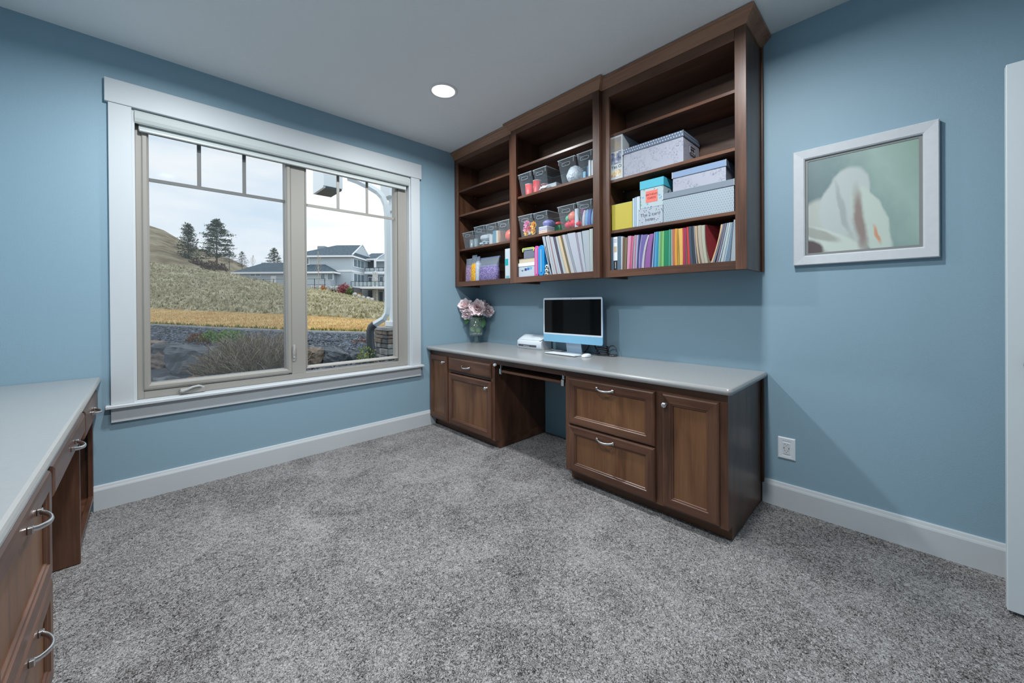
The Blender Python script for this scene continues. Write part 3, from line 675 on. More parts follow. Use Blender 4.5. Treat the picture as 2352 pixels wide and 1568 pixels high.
ya, yb = yX(C3, 105, 1100, x2), yX(C3, 1640, 900, x2); zt = zX(C3, 1640, 552, x2); zl = zX(C3, 1640, 690, x2)
hinged_box('dotted_box', 'wide pale box with small grey dots and grey lid', x2, ya-.002, yb, z0, zl, zt, -.03, GREYDOT, GREYLID)
zq = zt; ya, yb = yX(C3, 312, 600, x2+.01), yX(C3, 1468, 400, x2+.01); zt2 = zX(C3, 1468, 142, x2+.01); zl2 = zX(C3, 1465, 285, x2+.01)
hinged_box('keepsake_box', 'smaller sketch-printed keepsake box with satin blue lid, on the dotted box', x2+.01, ya, yb, zq+.0005, zl2, zt2, -.06, SKETCH, SATIN)

# ---- rows of files and magazines: each one a bent sheet stack seen edge on
def sheet(name, label, group, color, crp, bl, br, tl, tr, vb, vt, x, z0, bow=0.0, cat='folder', depth=.215, rough=.6):
    yb0, yb1 = yX(crp, bl, vb, x), yX(crp, br, vb, x); yt0, yt1 = yX(crp, tl, vt, x), yX(crp, tr, vt, x); zt = zX(crp, (tl+tr)/2, vt, x)
    eps = .0006; rings = []; n = 7
    for i in range(n):
        s = i/(n-1); q = bow*4*s*(1-s)*.5
        a = yb0+(yt0-yb0)*s + q - eps; b = yb1+(yt1-yb1)*s + q + eps; z = z0+(zt-z0)*s
        if a-b < .0012: m_ = (a+b)/2; a, b = m_+.0006, m_-.0006
        rings.append([Vector((x, a, z)), Vector((x, b, z)), Vector((x+depth, b, z)), Vector((x+depth, a, z))])
    o = MB().loops(rings).build(name, mat('sheet_%s_%d_%d_%d' % ((name,)+tuple(color)), rough=rough, lin=tuple(q*.72 for q in s2l(color)))); return tag(o, label, cat, group)
xf_ = -.290
GRP = 'paper folders filed upright in the bookcase by the outlet'
bt, tp = 1480, 570
# ring binder with a labelled spine
ya, yb = yX(C4, 70, 1000, xf_), yX(C4, 392, 1000, xf_); zt = zX(C4, 240, 568, xf_)
t = thing('ring_binder', 'slate grey ring binder with white spine label', 'binder', (-.18, (ya+yb)/2, FL))
B(xf_, xf_+.23, ya, yb, FL, zt, .002).build('cover', mat('slate_binder', (84, 106, 122), .45), t)
h_ = zt-FL; a_, b_ = yX(C4, 170, 800, xf_), yX(C4, 288, 800, xf_)
B(xf_-.0008, xf_, a_, b_, FL+h_*.31, zt-.002).build('spine_label', PAPER, t); B(xf_-.0008, xf_, a_-.002, b_+.002, FL+.002, FL+h_*.30).build('spine_label', BLACK, t)
for zz in (.92, .88, .84): B(xf_-.0012, xf_, a_-.003, b_+.003, FL+h_*zz, FL+h_*(zz+.012)).build('label_print', mat('print_grey', (110, 116, 130), .6), t)
B(xf_-.0012, xf_, (a_+b_)/2+.003, (a_+b_)/2-.003, FL+h_*.08, FL+h_*.27).build('label_print', mat('print_pale', (170, 165, 165), .6), t)
B(xf_-.0012, xf_, a_-.004, b_+.004, FL+h_*.55, FL+h_*.72).build('label_print', mat('print_tan', (190, 170, 140), .6), t)
rows4 = [('white', 396, 436, 392, 452, (200, 206, 216), 0, 560), ('rust brown', 438, 486, 454, 515, (122, 86, 62), 0, 600), ('olive tan', 487, 548, 516, 590, (126, 112, 84), 0, 590), ('pale pink', 566, 636, 600, 702, (226, 160, 186), 0, 545),
 ('deep pink', 637, 684, 703, 748, (198, 96, 134), .004, 545), ('rose pink', 685, 716, 749, 795, (224, 128, 160), .004, 545), ('silver grey', 738, 790, 800, 842, (176, 178, 190), .003, 520), ('candy pink', 791, 828, 843, 872, (212, 132, 166), .003, 520),
 ('pale lilac', 829, 870, 873, 928, (176, 182, 214), .003, 515), ('navy blue', 871, 920, 930, 990, (52, 60, 116), .005, 510), ('lilac', 923, 962, 1010, 1048, (162, 150, 206), .012, 505), ('violet', 963, 1012, 1050, 1190, (116, 104, 172), .014, 505),
 ('off-white bowed', 1013, 1085, 1195, 1252, (204, 196, 214), .020, 510), ('orchid purple', 1102, 1272, 1258, 1380, (156, 98, 168), .012, 480), ('dark plum', 1273, 1308, 1381, 1392, (82, 58, 110), .010, 470), ('powder blue', 1312, 1352, 1395, 1424, (164, 186, 226), .002, 430),
 ('steel blue', 1354, 1394, 1425, 1448, (70, 122, 176), .002, 425), ('sky blue', 1395, 1440, 1449, 1482, (104, 182, 222), .002, 420), ('cyan', 1441, 1502, 1483, 1528, (40, 156, 196), .002, 415), ('sage green', 1505, 1558, 1533, 1588, (132, 196, 160), .001, 410),
 ('olive green', 1559, 1600, 1589, 1636, (120, 166, 96), .001, 400), ('lime green', 1602, 1682, 1637, 1692, (128, 204, 120), .001, 395), ('emerald green', 1686, 1808, 1693, 1828, (10, 136, 92), 0, 380), ('sea green', 1809, 1890, 1829, 1890, (62, 160, 132), 0, 350)]
for c, bl, br, tl, tr, col_, bow, vt in rows4:
    sheet('paper_folder', c+' paper folder filed upright among coloured folders', GRP, col_, C4, bl, br, tl, tr, 1460-(bl-400)*.075, vt, xf_, FL, bow)
rows5 = [('torn white-edged', 68, 106, 66, 94, (196, 190, 186), 0, 440), ('terracotta', 110, 174, 95, 172, (190, 116, 84), 0, 435), ('orange', 175, 244, 174, 232, (238, 168, 58), .004, 420), ('mustard', 246, 296, 233, 262, (190, 156, 70), 0, 420),
 ('golden yellow', 297, 386, 263, 378, (238, 190, 96), -.004, 415), ('crimson', 387, 420, 379, 428, (196, 56, 76), 0, 400), ('raspberry', 421, 466, 429, 478, (168, 52, 96), 0, 395), ('dusty brown', 470, 528, 479, 486, (128, 88, 84), 0, 420), ('bright red', 530, 598, 487, 542, (212, 52, 54), 0, 375),
 ('slate blue', 602, 680, 545, 618, (62, 80, 98), .004, 360), ('charcoal', 682, 768, 620, 686, (44, 56, 72), .004, 352), ('silver', 770, 800, 688, 718, (168, 158, 160), .005, 345), ('tan', 830, 878, 722, 782, (206, 180, 146), .008, 345), ('taupe', 880, 922, 783, 796, (120, 108, 100), .008, 400),
 ('beige', 926, 1010, 797, 900, (190, 176, 158), .012, 330), ('pale sage', 1011, 1094, 901, 1000, (186, 186, 168), .012, 325)]
for c, bl, br, tl, tr, col_, bow, vt in rows5:
    sheet('paper_folder', c+' paper folder filed upright among coloured folders', GRP, col_, C5, bl, br, tl, tr, 1400-(bl)*.08, vt, xf_, FL, bow)
# maroon folder leaning back, showing its cover
ya, yb = yX(C5, 1100, 1300, xf_+.05), yX(C5, 1128, 1300, xf_+.05); yt0 = yX(C5, 1004, 330, xf_+.02)
zt = zX(C5, 1004, 318, xf_+.02)
m = MB(); m.loops([[Vector((xf_+.012, ya+.004, FL)), Vector((xf_+.012, ya, FL)), Vector((-.05, ya-.03, FL)), Vector((-.05, ya-.026, FL))], [Vector((xf_+.012, yt0-.001, zt)), Vector((xf_+.012, yt0-.005, zt)), Vector((-.05, yt0-.10, zt-.008)), Vector((-.05, yt0-.096, zt-.008))]])
tag(m.build('maroon_folder', mat('maroon_card', (128, 44, 52), .4)), 'maroon glossy folder turned to show its cover', 'folder')
rows6 = [('manila', 1142, 1198, 1442, 1500, (222, 184, 146), -.014, 300), ('slate grey', 1200, 1262, 1502, 1542, (126, 130, 150), -.006, 285), ('mauve grey', 1292, 1352, 1546, 1612, (124, 116, 132), -.003, 270), ('ice blue', 1358, 1402, 1618, 1662, (180, 198, 210), -.003, 262),
 ('cream white', 1420, 1504, 1664, 1722, (190, 200, 202), -.002, 250), ('pale grey blue', 1508, 1562, 1724, 1760, (166, 188, 202), -.002, 245), ('dusk blue', 1564, 1690, 1762, 1792, (112, 136, 158), 0, 240)]
for c, bl, br, tl, tr, col_, bow, vt in rows6:
    sheet('paper_folder', c+' folder leaning against the end of the bookcase', 'folders leaning at the end of the bookcase', col_, C5, bl, br, tl, tr, 1310-(bl-1100)*.06, vt, xf_, FL, bow)
o = sheet('plastic_sleeve', 'clear plastic sleeve of papers at the bookcase end panel', None, (178, 188, 196), C5, 1700, 1858, 1800, 1858, 1290, 170, xf_+.004, FL, 0, 'sleeve', rough=.2)

# ---- middle bookcase, bottom row: leaning white magazines
xm = -.318
GM = 'magazines leaning in the proud bookcase'
mags = [(1046, 1084, 806, 880, (188, 196, 206), 285), (1086, 1106, 882, 900, (40, 52, 92), 560), (1110, 1164, 902, 952, (204, 208, 214), 280), (1166, 1224, 954, 1000, (196, 202, 210), 262), (1226, 1250, 1002, 1028, (168, 130, 128), 290), (1252, 1300, 1030, 1062, (206, 208, 216), 290), (1302, 1362, 1064, 1110, (200, 206, 216), 295),
 (1366, 1422, 1116, 1182, (92, 84, 104), 300), (1426, 1500, 1186, 1240, (196, 204, 208), 285), (1502, 1586, 1242, 1322, (226, 204, 170), 270), (1590, 1640, 1330, 1372, (128, 112, 76), 250), (1642, 1740, 1374, 1452, (206, 204, 208), 235), (1742, 1800, 1454, 1518, (160, 168, 180), 225), (1802, 1950, 1520, 1742, (198, 204, 216), 185),
 (1952, 1990, 1746, 1798, (164, 154, 172), 180), (1992, 2066, 1800, 1908, (194, 200, 212), 160), (2068, 2180, 1932, 2142, (184, 194, 202), 115), (2182, 2262, 2150, 2250, (196, 206, 202), 65)]
for bl, br, tl, tr, col_, vt in mags:
    if col_[0] > 180 and col_[2] > 180: sheet('magazine', 'pale magazine leaning in the row beside the blue case', GM, col_, C8, bl, br, tl, tr, 1330-(bl-1050)*.06, vt, xm, FL, .003, 'magazine', .21)
    else:
        nm = {40: 'navy-spined', 168: 'rosy brown', 92: 'dark purple-grey', 226: 'cream', 128: 'olive brown', 160: 'mid grey', 164: 'mauve'}[col_[0]]
        sheet('magazine', nm+' magazine leaning among pale magazines', GM, col_, C8, bl, br, tl, tr, 1330-(bl-1050)*.06, vt, xm, FL, .003, 'magazine', .21)
# white tin, book, small tub
ya, yb = yX(C8, 128, 1300, xm), yX(C8, 588, 1250, xm); zt = zX(C8, 360, 1135, xm)
t = thing('white_tin', 'white lidded carton with a small blue stamp, lowest of a short stack', 'box', (-.19, (ya+yb)/2, FL))
B(xm, xm+.2, ya, yb, FL, zt, .003).build('body', mat('tin_white', (182, 192, 202), .35), t)
zt1 = zX(C8, 360, 1030, xm); B(xm-.003, xm+.203, ya+.002, yb-.002, zt, zt1, .003).build('lid', WHITEP, t)
for i, c in enumerate(((38, 62, 120), (52, 110, 170), (90, 170, 210))):
    B(xm-.0008, xm, yX(C8, 310+72*i, 1200, xm), yX(C8, 372+72*i, 1200, xm), zX(C8, 420, 1250, xm)+.004*i, zX(C8, 420, 1180, xm)+.004*i).build('stamp', mat('stamp_%d' % i, c, .5), t)
MB().mesh([(xm-.0008, yX(C8, 212, 1240, xm), zX(C8, 245, 1240, xm)), (xm-.0008, yX(C8, 285, 1240, xm), zX(C8, 245, 1240, xm)), (xm-.0008, yX(C8, 248, 1290, xm), zX(C8, 245, 1292, xm))], [(0, 1, 2)]).build('stamp', mat('stamp_green', (70, 120, 110), .5), t)
zt2 = zX(C8, 360, 905, xm)
t = thing('paperback_book', 'thick cream paged book lying flat on the white carton', 'book', (-.20, (ya+yb)/2, zt1+.0005))
B(xm+.006, xm+.18, ya-.004, yb+.003, zt1+.004, zt2-.003).build('pages', mat('cream_pages', (200, 184, 156), .8), t)
m = MB(); m.box(xm+.004, xm+.182, ya-.002, yb+.001, zt1+.0005, zt1+.004); m.box(xm+.004, xm+.182, ya-.002, yb+.001, zt2-.003, zt2); m.build('cover', mat('book_cover', (150, 158, 168), .4), t)
ya2, yb2 = yX(C8, 240, 800, xm), yX(C8, 586, 760, xm); zt3 = zX(C8, 400, 620, xm)
t = thing('snap_tub', 'small clear tub with lime green snap handles, topmost of its stack', 'tub', (-.23, (ya2+yb2)/2, zt2+.0005))
B(xm+.010, xm+.12, ya2-.006, yb2+.004, zt2+.0006, zt3-.012, .004).build('body', mat('smoky_tub', (104, 110, 126), .2), t)
B(xm+.004, xm+.126, ya2+.008, yb2, zt3-.012, zt3-.002, .003).build('lid', WHITEP, t)
LIME = mat('lime_plastic', (196, 214, 96), .4)
m = MB(); m.box(xm, xm+.01, ya2, yb2+.012, zt3-.002, zt3+.006, .002)
for yy in (ya2, yb2+.016): m.box(xm, xm+.008, yy-.010, yy, zt3-.028, zt3+.004, .002)
m.build('snap_handle', LIME, t)
# two rounded plastic cases
def case(label, c, a0, a1, v0, v1, stripe):
    ya, yb = yX(C8, a0, 1000, xm), yX(C8, a1, 1000, xm); zt = zX(C8, (a0+a1)/2, v0, xm); zb = FL; w = (ya-yb)/2; cy = (ya+yb)/2
    t = thing('plastic_case', label, 'case', (-.2, cy, FL), 'rounded plastic cases')
    prof = [(cy+w*math.cos(a), (zb+w if s < 0 else zt-w)+w*math.sin(a)) for s, rng in ((1, range(0, 9)), (-1, range(8, 17))) for a in [k*math.pi/8 for k in rng]]
    ring = lambda x, k: [Vector((x, cy+(p-cy)*k, (zt+zb)/2+(q-(zt+zb)/2)*(1-(1-k)*w/((zt-zb)/2)))) for p, q in prof]
    MB().loops([ring(xm+.004, .75), ring(xm, .95) if False else ring(xm+.001, .92), ring(xm+.008, 1), ring(xm+.2, 1)], 0, True).build('shell', mat('case_%d_%d' % (c[0], c[2]), c, .35), t)
    B(xm-.0008, xm+.004, cy+w*.22, cy-w*.22, zb+w*1.1, zt-w*1.1, .0006).build('spine_strip', mat('case_strip_%d' % c[0], stripe, .4), t)
case('hot pink rounded plastic case standing by the blue case', (206, 84, 156), 588, 690, 548, 1370, (206, 160, 190))
case('bright blue rounded plastic case standing by the magazines', (22, 140, 206), 692, 860, 525, 1370, (120, 170, 196))
# white rolls stacked beside
def roll(cx, cv, r_px, label):
    p = atX(*C8(cx, cv), xm+.01); r = r_px/12.38/FPX*(p-CAM).dot(FW); return p.y, p.z, r
yy0, zz0, r0 = roll(925, 1310, 50, ''); zc = FL+r0
for i, (r, lab) in enumerate(((r0, 'lowest of three, by the blue case'), (r0*1.05, 'in the middle of three, by the blue case'), (r0*1.15, 'topmost of three, by the blue case'))):
    if i: zc = zc+rp+r+.0004
    rp = r
    o = MB().lathe([(r*.45, .0), (r, .0), (r, .16), (r*.45, .16), (r*.45, 0)], (xm+.006, yy0-.004*i, zc), 18, ax='x').build('paper_roll', mat('roll_cream', (206, 206, 198), .6)); tag(o, 'small cream paper roll, '+lab, 'roll', 'cream paper rolls')

# ---- clear plastic bins
def bin_(crp, TL, TR, BL, BR, z0, x, label, depth=.262, group='clear plastic bins'):
    yt0, yt1 = yX(crp, *TL, x), yX(crp, *TR, x); yb0, yb1 = yX(crp, *BL, x), yX(crp, *BR, x); zt = (zX(crp, *TL, x)+zX(crp, *TR, x))/2
    gap = .0008; yt0 -= gap; yt1 += gap
    t = thing('clear_bin', label, 'bin', (x+depth/2, (yb0+yb1)/2, z0), group)
    def q(s, ins, z): # s 0 bottom..1 top
        a = yb0+(yt0-yb0)*s-ins; b = yb1+(yt1-yb1)*s+ins; k = .012*(1-s)
        return [Vector((x+k+ins, a, z)), Vector((x+k+ins, b, z)), Vector((x+depth-k-ins, b, z)), Vector((x+depth-k-ins, a, z))]
    zr = zt-.006
    MB().loops([q(0, .002, z0+.0006), q(1, .002, zr)], cap1=False).build('body', BIN, t)
    MB().loops([q(1, .003, zr), q(1, -.0012, zr), q(1, -.0012, zt), q(1, .003, zt)], cap0=False, cap1=False).build('rim', BINRIM, t)
    w = abs(yt0-yt1); cy = (yt0+yt1)/2; zc = zt-(zt-z0)*.24; hw = min(.036, w*.26); hh = .011; N_ = 20; rg = []
    for rr in (1.0, 1.22):
        ring = []
        for k in range(N_):
            a = 2*math.pi*k/N_; ca, sa = math.cos(a), math.sin(a); e = .55
            ring.append((math.copysign(abs(ca)**e, ca)*(hw*(1 if rr == 1 else 1.07)), math.copysign(abs(sa)**e, sa)*hh*rr))
        rg.append(ring)
    xx = x+.0005
    rings = [[Vector((xx-d, cy+a, zc+b)) for a, b in r] for d, r in ((.0, rg[0]), (.0025, rg[0]), (.0025, rg[1]), (.0, rg[1]))]
    MB().loops(rings, 0, False, False, False).build('handle_rim', BINRIM, t)
    m = MB(); # moulded ribs near the corners
    for yy in (yt0-.012, yt1+.012): m.box(x-.0008, x+.001, yy-.0015, yy+.0015, zt-(zt-z0)*.22, zt-.006)
    m.build('moulded_rib', BINRIM, t)
    return dict(t=t, y0=yb0, y1=yb1, yt0=yt0, yt1=yt1, z0=z0+.0035, zt=zt, x0=x+.018, x1=x+depth-.018)
xb_ = -.322
zA, zB_, zC = 2.0745, 1.7275, 1.7245
bA = [bin_(C6, (120, 890), (500, 772), (196, 1450), (600, 1330), zA, xb_, 'clear plastic bin holding red cups'),
      bin_(C6, (540, 752), (930, 622), (615, 1330), (955, 1215), zA, xb_, 'clear plastic bin holding crumpled white tissue beside the red cups'),
      bin_(C6, (1245, 490), (1735, 322), (1345, 1120), (1800, 960), zA, xb_, 'clear plastic bin holding a white wrapped bundle'),
      bin_(C6, (1785, 310), (2240, 140), (1868, 940), (2245, 830), zA, xb_, 'clear plastic bin holding blue cloth and white cards')]
bB = [bin_(C7, (120, 590), (525, 490), (185, 1150), (600, 1060), zB_, xb_, 'clear plastic bin of pink and yellow artificial flowers'),
      bin_(C7, (545, 500), (960, 398), (620, 1060), (990, 985), zB_, xb_, 'clear plastic bin holding a lilac pouch and small packs'),
      bin_(C7, (1235, 330), (1745, 190), (1340, 940), (1840, 840), zB_, xb_, 'clear plastic bin of red and green trinkets'),
      bin_(C7, (1780, 190), (2235, 60), (1880, 840), (2245, 760), zB_, xb_, 'clear plastic bin holding blue zip pouches')]
bC = [bin_(C9, (112, 430), (355, 382), (148, 750), (385, 700), zC, -.288, 'low clear bin with two empty clear cups'),
      bin_(C9, (362, 300), (602, 250), (388, 690), (642, 645), zC, -.288, 'clear bin holding a white folded cloth'),
      bin_(C9, (612, 250), (862, 190), (648, 650), (902, 605), zC, -.288, 'clear bin holding card packs and a striped box'),
      bin_(C9, (872, 190), (1142, 112), (922, 600), (1160, 560), zC, -.288, 'clear bin holding an orange-red pouch')]
def col(c, r=.5, **k): return mat('c_%d_%d_%d' % tuple(c), c, r, **k)
def put(o, label, cat, group=None): return tag(o, label, cat, group)
def blobin(b, fy, fx, r, c, label, cat, name, amp=.35, fr=3, seed=0, rough=.5, dz=0):
    cy = b['y0']+(b['y1']-b['y0'])*fy; cx = b['x0']+(b['x1']-b['x0'])*fx
    m = MB().blob((cx, cy, b['z0']+r[2]*.86+dz), r, (10, 16), amp, fr, seed=seed, flatb=r[2]*.86)
    return put(m.build(name, c if not isinstance(c, tuple) else col(c, rough)), label, cat)
# red paper cups
CUP = col((222, 70, 72), .45)
for i, (fy, fx, s) in enumerate(((.26, .10, .92), (.74, .16, 1.10), (.30, .50, .92), (.74, .60, 1.0))):
    b = bA[0]; cy = b['y0']+(b['y1']-b['y0'])*fy; cx = b['x0']+(b['x1']-b['x0'])*fx+.02; r = abs(b['y1']-b['y0'])*.205
    t = thing('paper_cup', 'red paper cup with white rim inside the bin', 'cup', (cx, cy, b['z0']), 'red paper cups')
    h = .100*s
    MB().lathe([(r*.86, 0), (r, h), (r*.95, h), (r*.80, .004), (0, .004)], (cx, cy, b['z0']), 18).build('cup_wall', CUP, t)
    MB().lathe([(r*.99, h-.001), (r*1.05, h), (r*1.05, h+.003), (r*.96, h+.003), (r*.96, h-.001)], (cx, cy, b['z0']), 18).build('cup_rim', PAPER, t)
# crumpled tissue: folded facets
def crumple(b, fy, fx, s, c, label, name, seed, n=26):
    rnd = random.Random(seed); cy = b['y0']+(b['y1']-b['y0'])*fy; cx = b['x0']+(b['x1']-b['x0'])*fx
    bm = bmesh.new(); bmesh.ops.create_icosphere(bm, subdivisions=3, radius=1)
    for v in bm.verts:
        d = v.co.normalized(); k = 1+.5*noise.noise(d*2.6+Vector((seed, 0, 0)))+.25*abs(noise.noise(d*6+Vector((0, seed, 0))))
        v.co = Vector((cx+d.x*s[0]*k, cy+d.y*s[1]*k, b['z0']+max(0, s[2]*.8+d.z*s[2]*k)))
    m = MB(); m.mesh([v.co.copy() for v in bm.verts], [[v.index for v in f.verts] for f in bm.faces]); bm.free()
    return put(m.build(name, c if not isinstance(c, tuple) else col(c, .8)), label, 'tissue' if 'tissue' in name else 'cloth')
w = lambda b: abs(b['y1']-b['y0'])
crumple(bA[1], .58, .16, (.045, w(bA[1])*.36, .020), (236, 240, 242), 'crumpled white tissue paper in the bin beside the cups', 'tissue_paper', 3)
b = bA[1]; o = B(b['x0']+.10, b['x1']-.004, b['y0']-.008, b['y1']+.006, b['z0'], b['z0']+.075, .003).build('grey_carton', col((196, 206, 212), .5)); put(o, 'flat grey carton at the back of the tissue bin', 'carton')
blobin(bA[2], .46, .34, (.075, w(bA[2])*.44, .074), mat('frosted_wrap', (224, 232, 238), .35, bump=1.0, bscale=60), 'white plastic-wrapped round bundle filling the bin', 'bundle', 'wrapped_bundle', .10, 5, 2)
b = bA[3]; put(B(b['x0']+.02, b['x1']-.02, b['y0']-.034, b['y0']-.075, b['z0'], b['z0']+.095, .008).build('blue_cloth', col((70, 124, 168), .8)), 'folded dark blue cloth standing in the bin', 'cloth')
put(B(b['x0']+.006, b['x0']+.02, b['y0']-.012, b['y0']-.034, b['z0'], b['z0']+.05, .003).build('blue_ribbon', col((122, 176, 206), .5)), 'pale blue ribbon roll in the bin with blue cloth', 'ribbon')
for i in range(2):
    a = b['y1']+.052-.024*i; put(B(b['x0']+.004, b['x1']-.05, a, a-.018, b['z0'], b['z0']+.12-.006*i, .003).build('card_pack', col((232, 236, 238), .6)), 'white card pack %s in the bin with blue cloth' % ('next to the cloth', 'against the bin end')[i], 'card pack')
# artificial flowers
def rosette(c, r, colr, label, seed, name='fabric_flower'):
    rnd = random.Random(seed); t = thing(name, label, 'flower', (c[0], c[1], c[2]-r), None)
    for ring, (n, tilt, sc) in enumerate(((7, 1.15, 1.0), (6, .7, .78), (4, .3, .5))):
        for k in range(n):
            a = 2*math.pi*(k+.5*ring)/n+rnd.uniform(-.2, .2); M = Matrix.Translation(c) @ Matrix.Rotation(-math.pi/2, 4, 'Y') @ Matrix.Rotation(a, 4, 'Z') @ Matrix.Rotation(tilt, 4, 'Y')
            P = []
            for i in range(4):
                for j in range(3):
                    s = i/3; q = (j-1)*math.sin(math.pi*(.15+.8*s))*.42; P.append(M @ Vector((q*q*1.2*r*sc-.12*s*s*r, q*r*sc, s*r*sc)))
            MB().mesh(P, [(i*3+j, i*3+j+1, i*3+j+4, i*3+j+3) for i in range(3) for j in range(2)], 0, True).build('petal', colr, t)
    return t
b = bB[0]; ww = b['y1']-b['y0']
PINK = col((246, 160, 200), .6); HOT = col((226, 72, 96), .6); GOLD = col((252, 196, 40), .6); CREAM = col((240, 240, 240), .6)
for i, (fy, fz, r, c, lab) in enumerate(((.30, .105, .040, PINK, 'pale pink fabric flower highest in the bin'), (.20, .066, .034, PINK, 'pale pink fabric flower lower against the bin corner'), (.44, .060, .034, HOT, 'deep rose fabric flower in the middle of the bin'), (.74, .085, .040, GOLD, 'golden yellow fabric flower high in the bin'),
    (.24, .034, .032, GOLD, 'golden yellow fabric flower low in the bin corner'), (.72, .036, .034, GOLD, 'golden yellow fabric flower low beside the white one'), (.47, .036, .026, CREAM, 'white fabric flower between two yellow ones'))):
    rosette(Vector((b['x0']+.026, b['y0']+ww*fy, b['z0']+fz)), r, c, lab, i)
b = bB[1]; LIL = col((142, 140, 206), .4)
for i in range(4): put(B(b['x0']+.004, b['x0']+.10, b['y0']-.014, b['y1']+.034, b['z0']+.0145*i, b['z0']+.0140*(i+1), .002).build('pastel_pack', col(((236, 196, 178), (222, 206, 196), (198, 192, 214), (220, 220, 230))[i], .5)), '%s flat pack in the small stack in the bin' % ('peach', 'sand', 'lavender grey', 'silver')[i], 'pack')
put(MB().blob((b['x0']+.07, (b['y0']+b['y1'])/2, b['z0']+.0565+.028), (.06, w(b)*.34, .030), (8, 14), .12, 3, flatb=.028).build('lilac_pouch', LIL), 'lilac blue soft pouch on top of flat packs', 'pouch')
put(B(b['x0']+.13, b['x1']-.004, b['y0']-.012, b['y1']+.006, b['z0'], b['z0']+.075, .004).build('green_box', col((60, 150, 104), .4)), 'green box behind the flat packs in the bin', 'box')
put(MB().blob((b['x1']-.05, b['y1']+.05, b['z0']+.075+.018), (.045, .040, .02), (8, 12), .2, 3, flatb=.018).build('red_bow', col((206, 70, 70), .4)), 'red ribbon bow resting on the green box', 'bow')
b = bB[2]
for i, (fy, fx, r, c, dz, lab) in enumerate(((.24, .12, .030, (214, 60, 76), 0, 'dark red glossy bauble at the bin corner'), (.56, .10, .032, (220, 70, 84), 0, 'dark red glossy bauble in the middle of the bin'), (.85, .10, .024, (206, 54, 68), 0, 'dark red glossy bauble near the bin end'), (.46, .18, .040, (246, 138, 116), .052, 'coral bauble resting on red ones'), (.14, .22, .026, (100, 186, 140), .06, 'green bauble above the red ones'))):
    cy = b['y0']+(b['y1']-b['y0'])*fy; cx = b['x0']+(b['x1']-b['x0'])*fx; t = thing('bauble', lab, 'bauble', (cx, cy, b['z0']+dz))
    MB().blob((cx, cy, b['z0']+dz+r), (r, r, r), (10, 16)).build('ball', col(c, .12), t); MB().lathe([(0, 0), (.006, 0), (.006, .006), (0, .006)], (cx, cy, b['z0']+dz+2*r-.001), 8).build('cap', NICK, t)
put(B(b['x0']+.05, b['x0']+.15, b['y0']-.02, b['y0']-.075, b['z0'], b['z0']+.125, .004).build('green_packet', col((40, 140, 88), .4)), 'green packet standing behind the baubles', 'packet')
put(B(b['x0']+.004, b['x0']+.02, b['y1']+.052, b['y1']+.02, b['z0'], b['z0']+.14, .004).build('white_packet', col((196, 200, 212), .5)), 'white packet with red print beside the baubles', 'packet')
put(B(b['x0']+.05, b['x0']+.2, b['y1']+.03, b['y1']+.008, b['z0'], b['z0']+.145, .006).build('purple_packet', col((138, 52, 116), .5)), 'purple packet against the bin end behind the white packet', 'packet')
b = bB[3]
for i, (c, lab) in enumerate((((206, 200, 206), 'pale'), ((118, 168, 212), 'sky blue'), ((94, 112, 190), 'violet blue'), ((126, 172, 210), 'ice blue'))):
    y_ = b['y0']-.012-.026*i; m = MB(); rings = []
    for k in range(6):
        s = k/5; th = .010*math.sin(math.pi*(.12+.8*s))+.001; zz = b['z0']+.115*s; sh = -.012*s*s
        rings.append([Vector((b['x0']+.006, y_+th+sh, zz)), Vector((b['x0']+.006, y_-th+sh, zz)), Vector((b['x1']-.04, y_-th+sh, zz)), Vector((b['x1']-.04, y_+th+sh, zz))])
    put(m.loops(rings, 0, True).build('zip_pouch', col(c, .25)), lab+' zip pouch standing in the bin at the divider', 'pouch', 'zip pouches')
# left bookcase bins
b = bC[0]
CL = BINRIM
for i, fy in enumerate((.32, .72)):
    cy = b['y0']+(b['y1']-b['y0'])*fy; put(MB().lathe([(.020, 0), (.026, .085), (.024, .085), (.018, .003), (0, .003)], (b['x0']+.04, cy, b['z0']), 16).build('clear_cup', CL), 'empty clear cup inside the low bin', 'cup', 'clear cups')
b = bC[1]; crumple(b, .5, .2, (.05, w(b)*.32, .026), (170, 180, 188), 'clear wrapped items low in the folded cloth bin', 'wrapped_tissue', 9)
put(B(b['x0']+.03, b['x0']+.2, b['y0']-.010, b['y1']+.006, b['z0']+.057, b['z0']+.112, .016).build('white_cloth', col((206, 210, 216), .8)), 'white folded cloth in the bin next to the clear cups', 'cloth')
b = bC[2]
for i, (f0, f1, hh_, c, lab) in enumerate(((.04, .30, .085, (196, 198, 200), 'pale card pack at the left of a striped box'), (.32, .62, .12, (96, 140, 164), 'blue-striped upright box between card packs'), (.64, .82, .115, (206, 196, 180), 'cream card pack beside a striped box'), (.84, .97, .11, (186, 150, 124), 'tan card pack at the bin end'))):
    ya = b['y0']+(b['y1']-b['y0'])*f0; yb = b['y0']+(b['y1']-b['y0'])*f1
    put(B(b['x0']+.004+.006*(i == 1), b['x0']+.16, ya, yb, b['z0'], b['z0']+hh_, .003).build('card_box', col(c, .5)), lab, 'card box')
b = bC[3]
o = blobin(b, .52, .30, (.068, w(b)*.40, .064), (240, 110, 90), 'orange-red soft pouch filling the bin', 'pouch', 'orange_pouch', .10, 2.5, 5, .4)
crumple(dict(b, z0=b['z0']+.118), .72, .3, (.03, w(b)*.20, .020), (198, 196, 204), 'white ribbon scraps on the orange-red pouch', 'tissue_ribbon', 12)
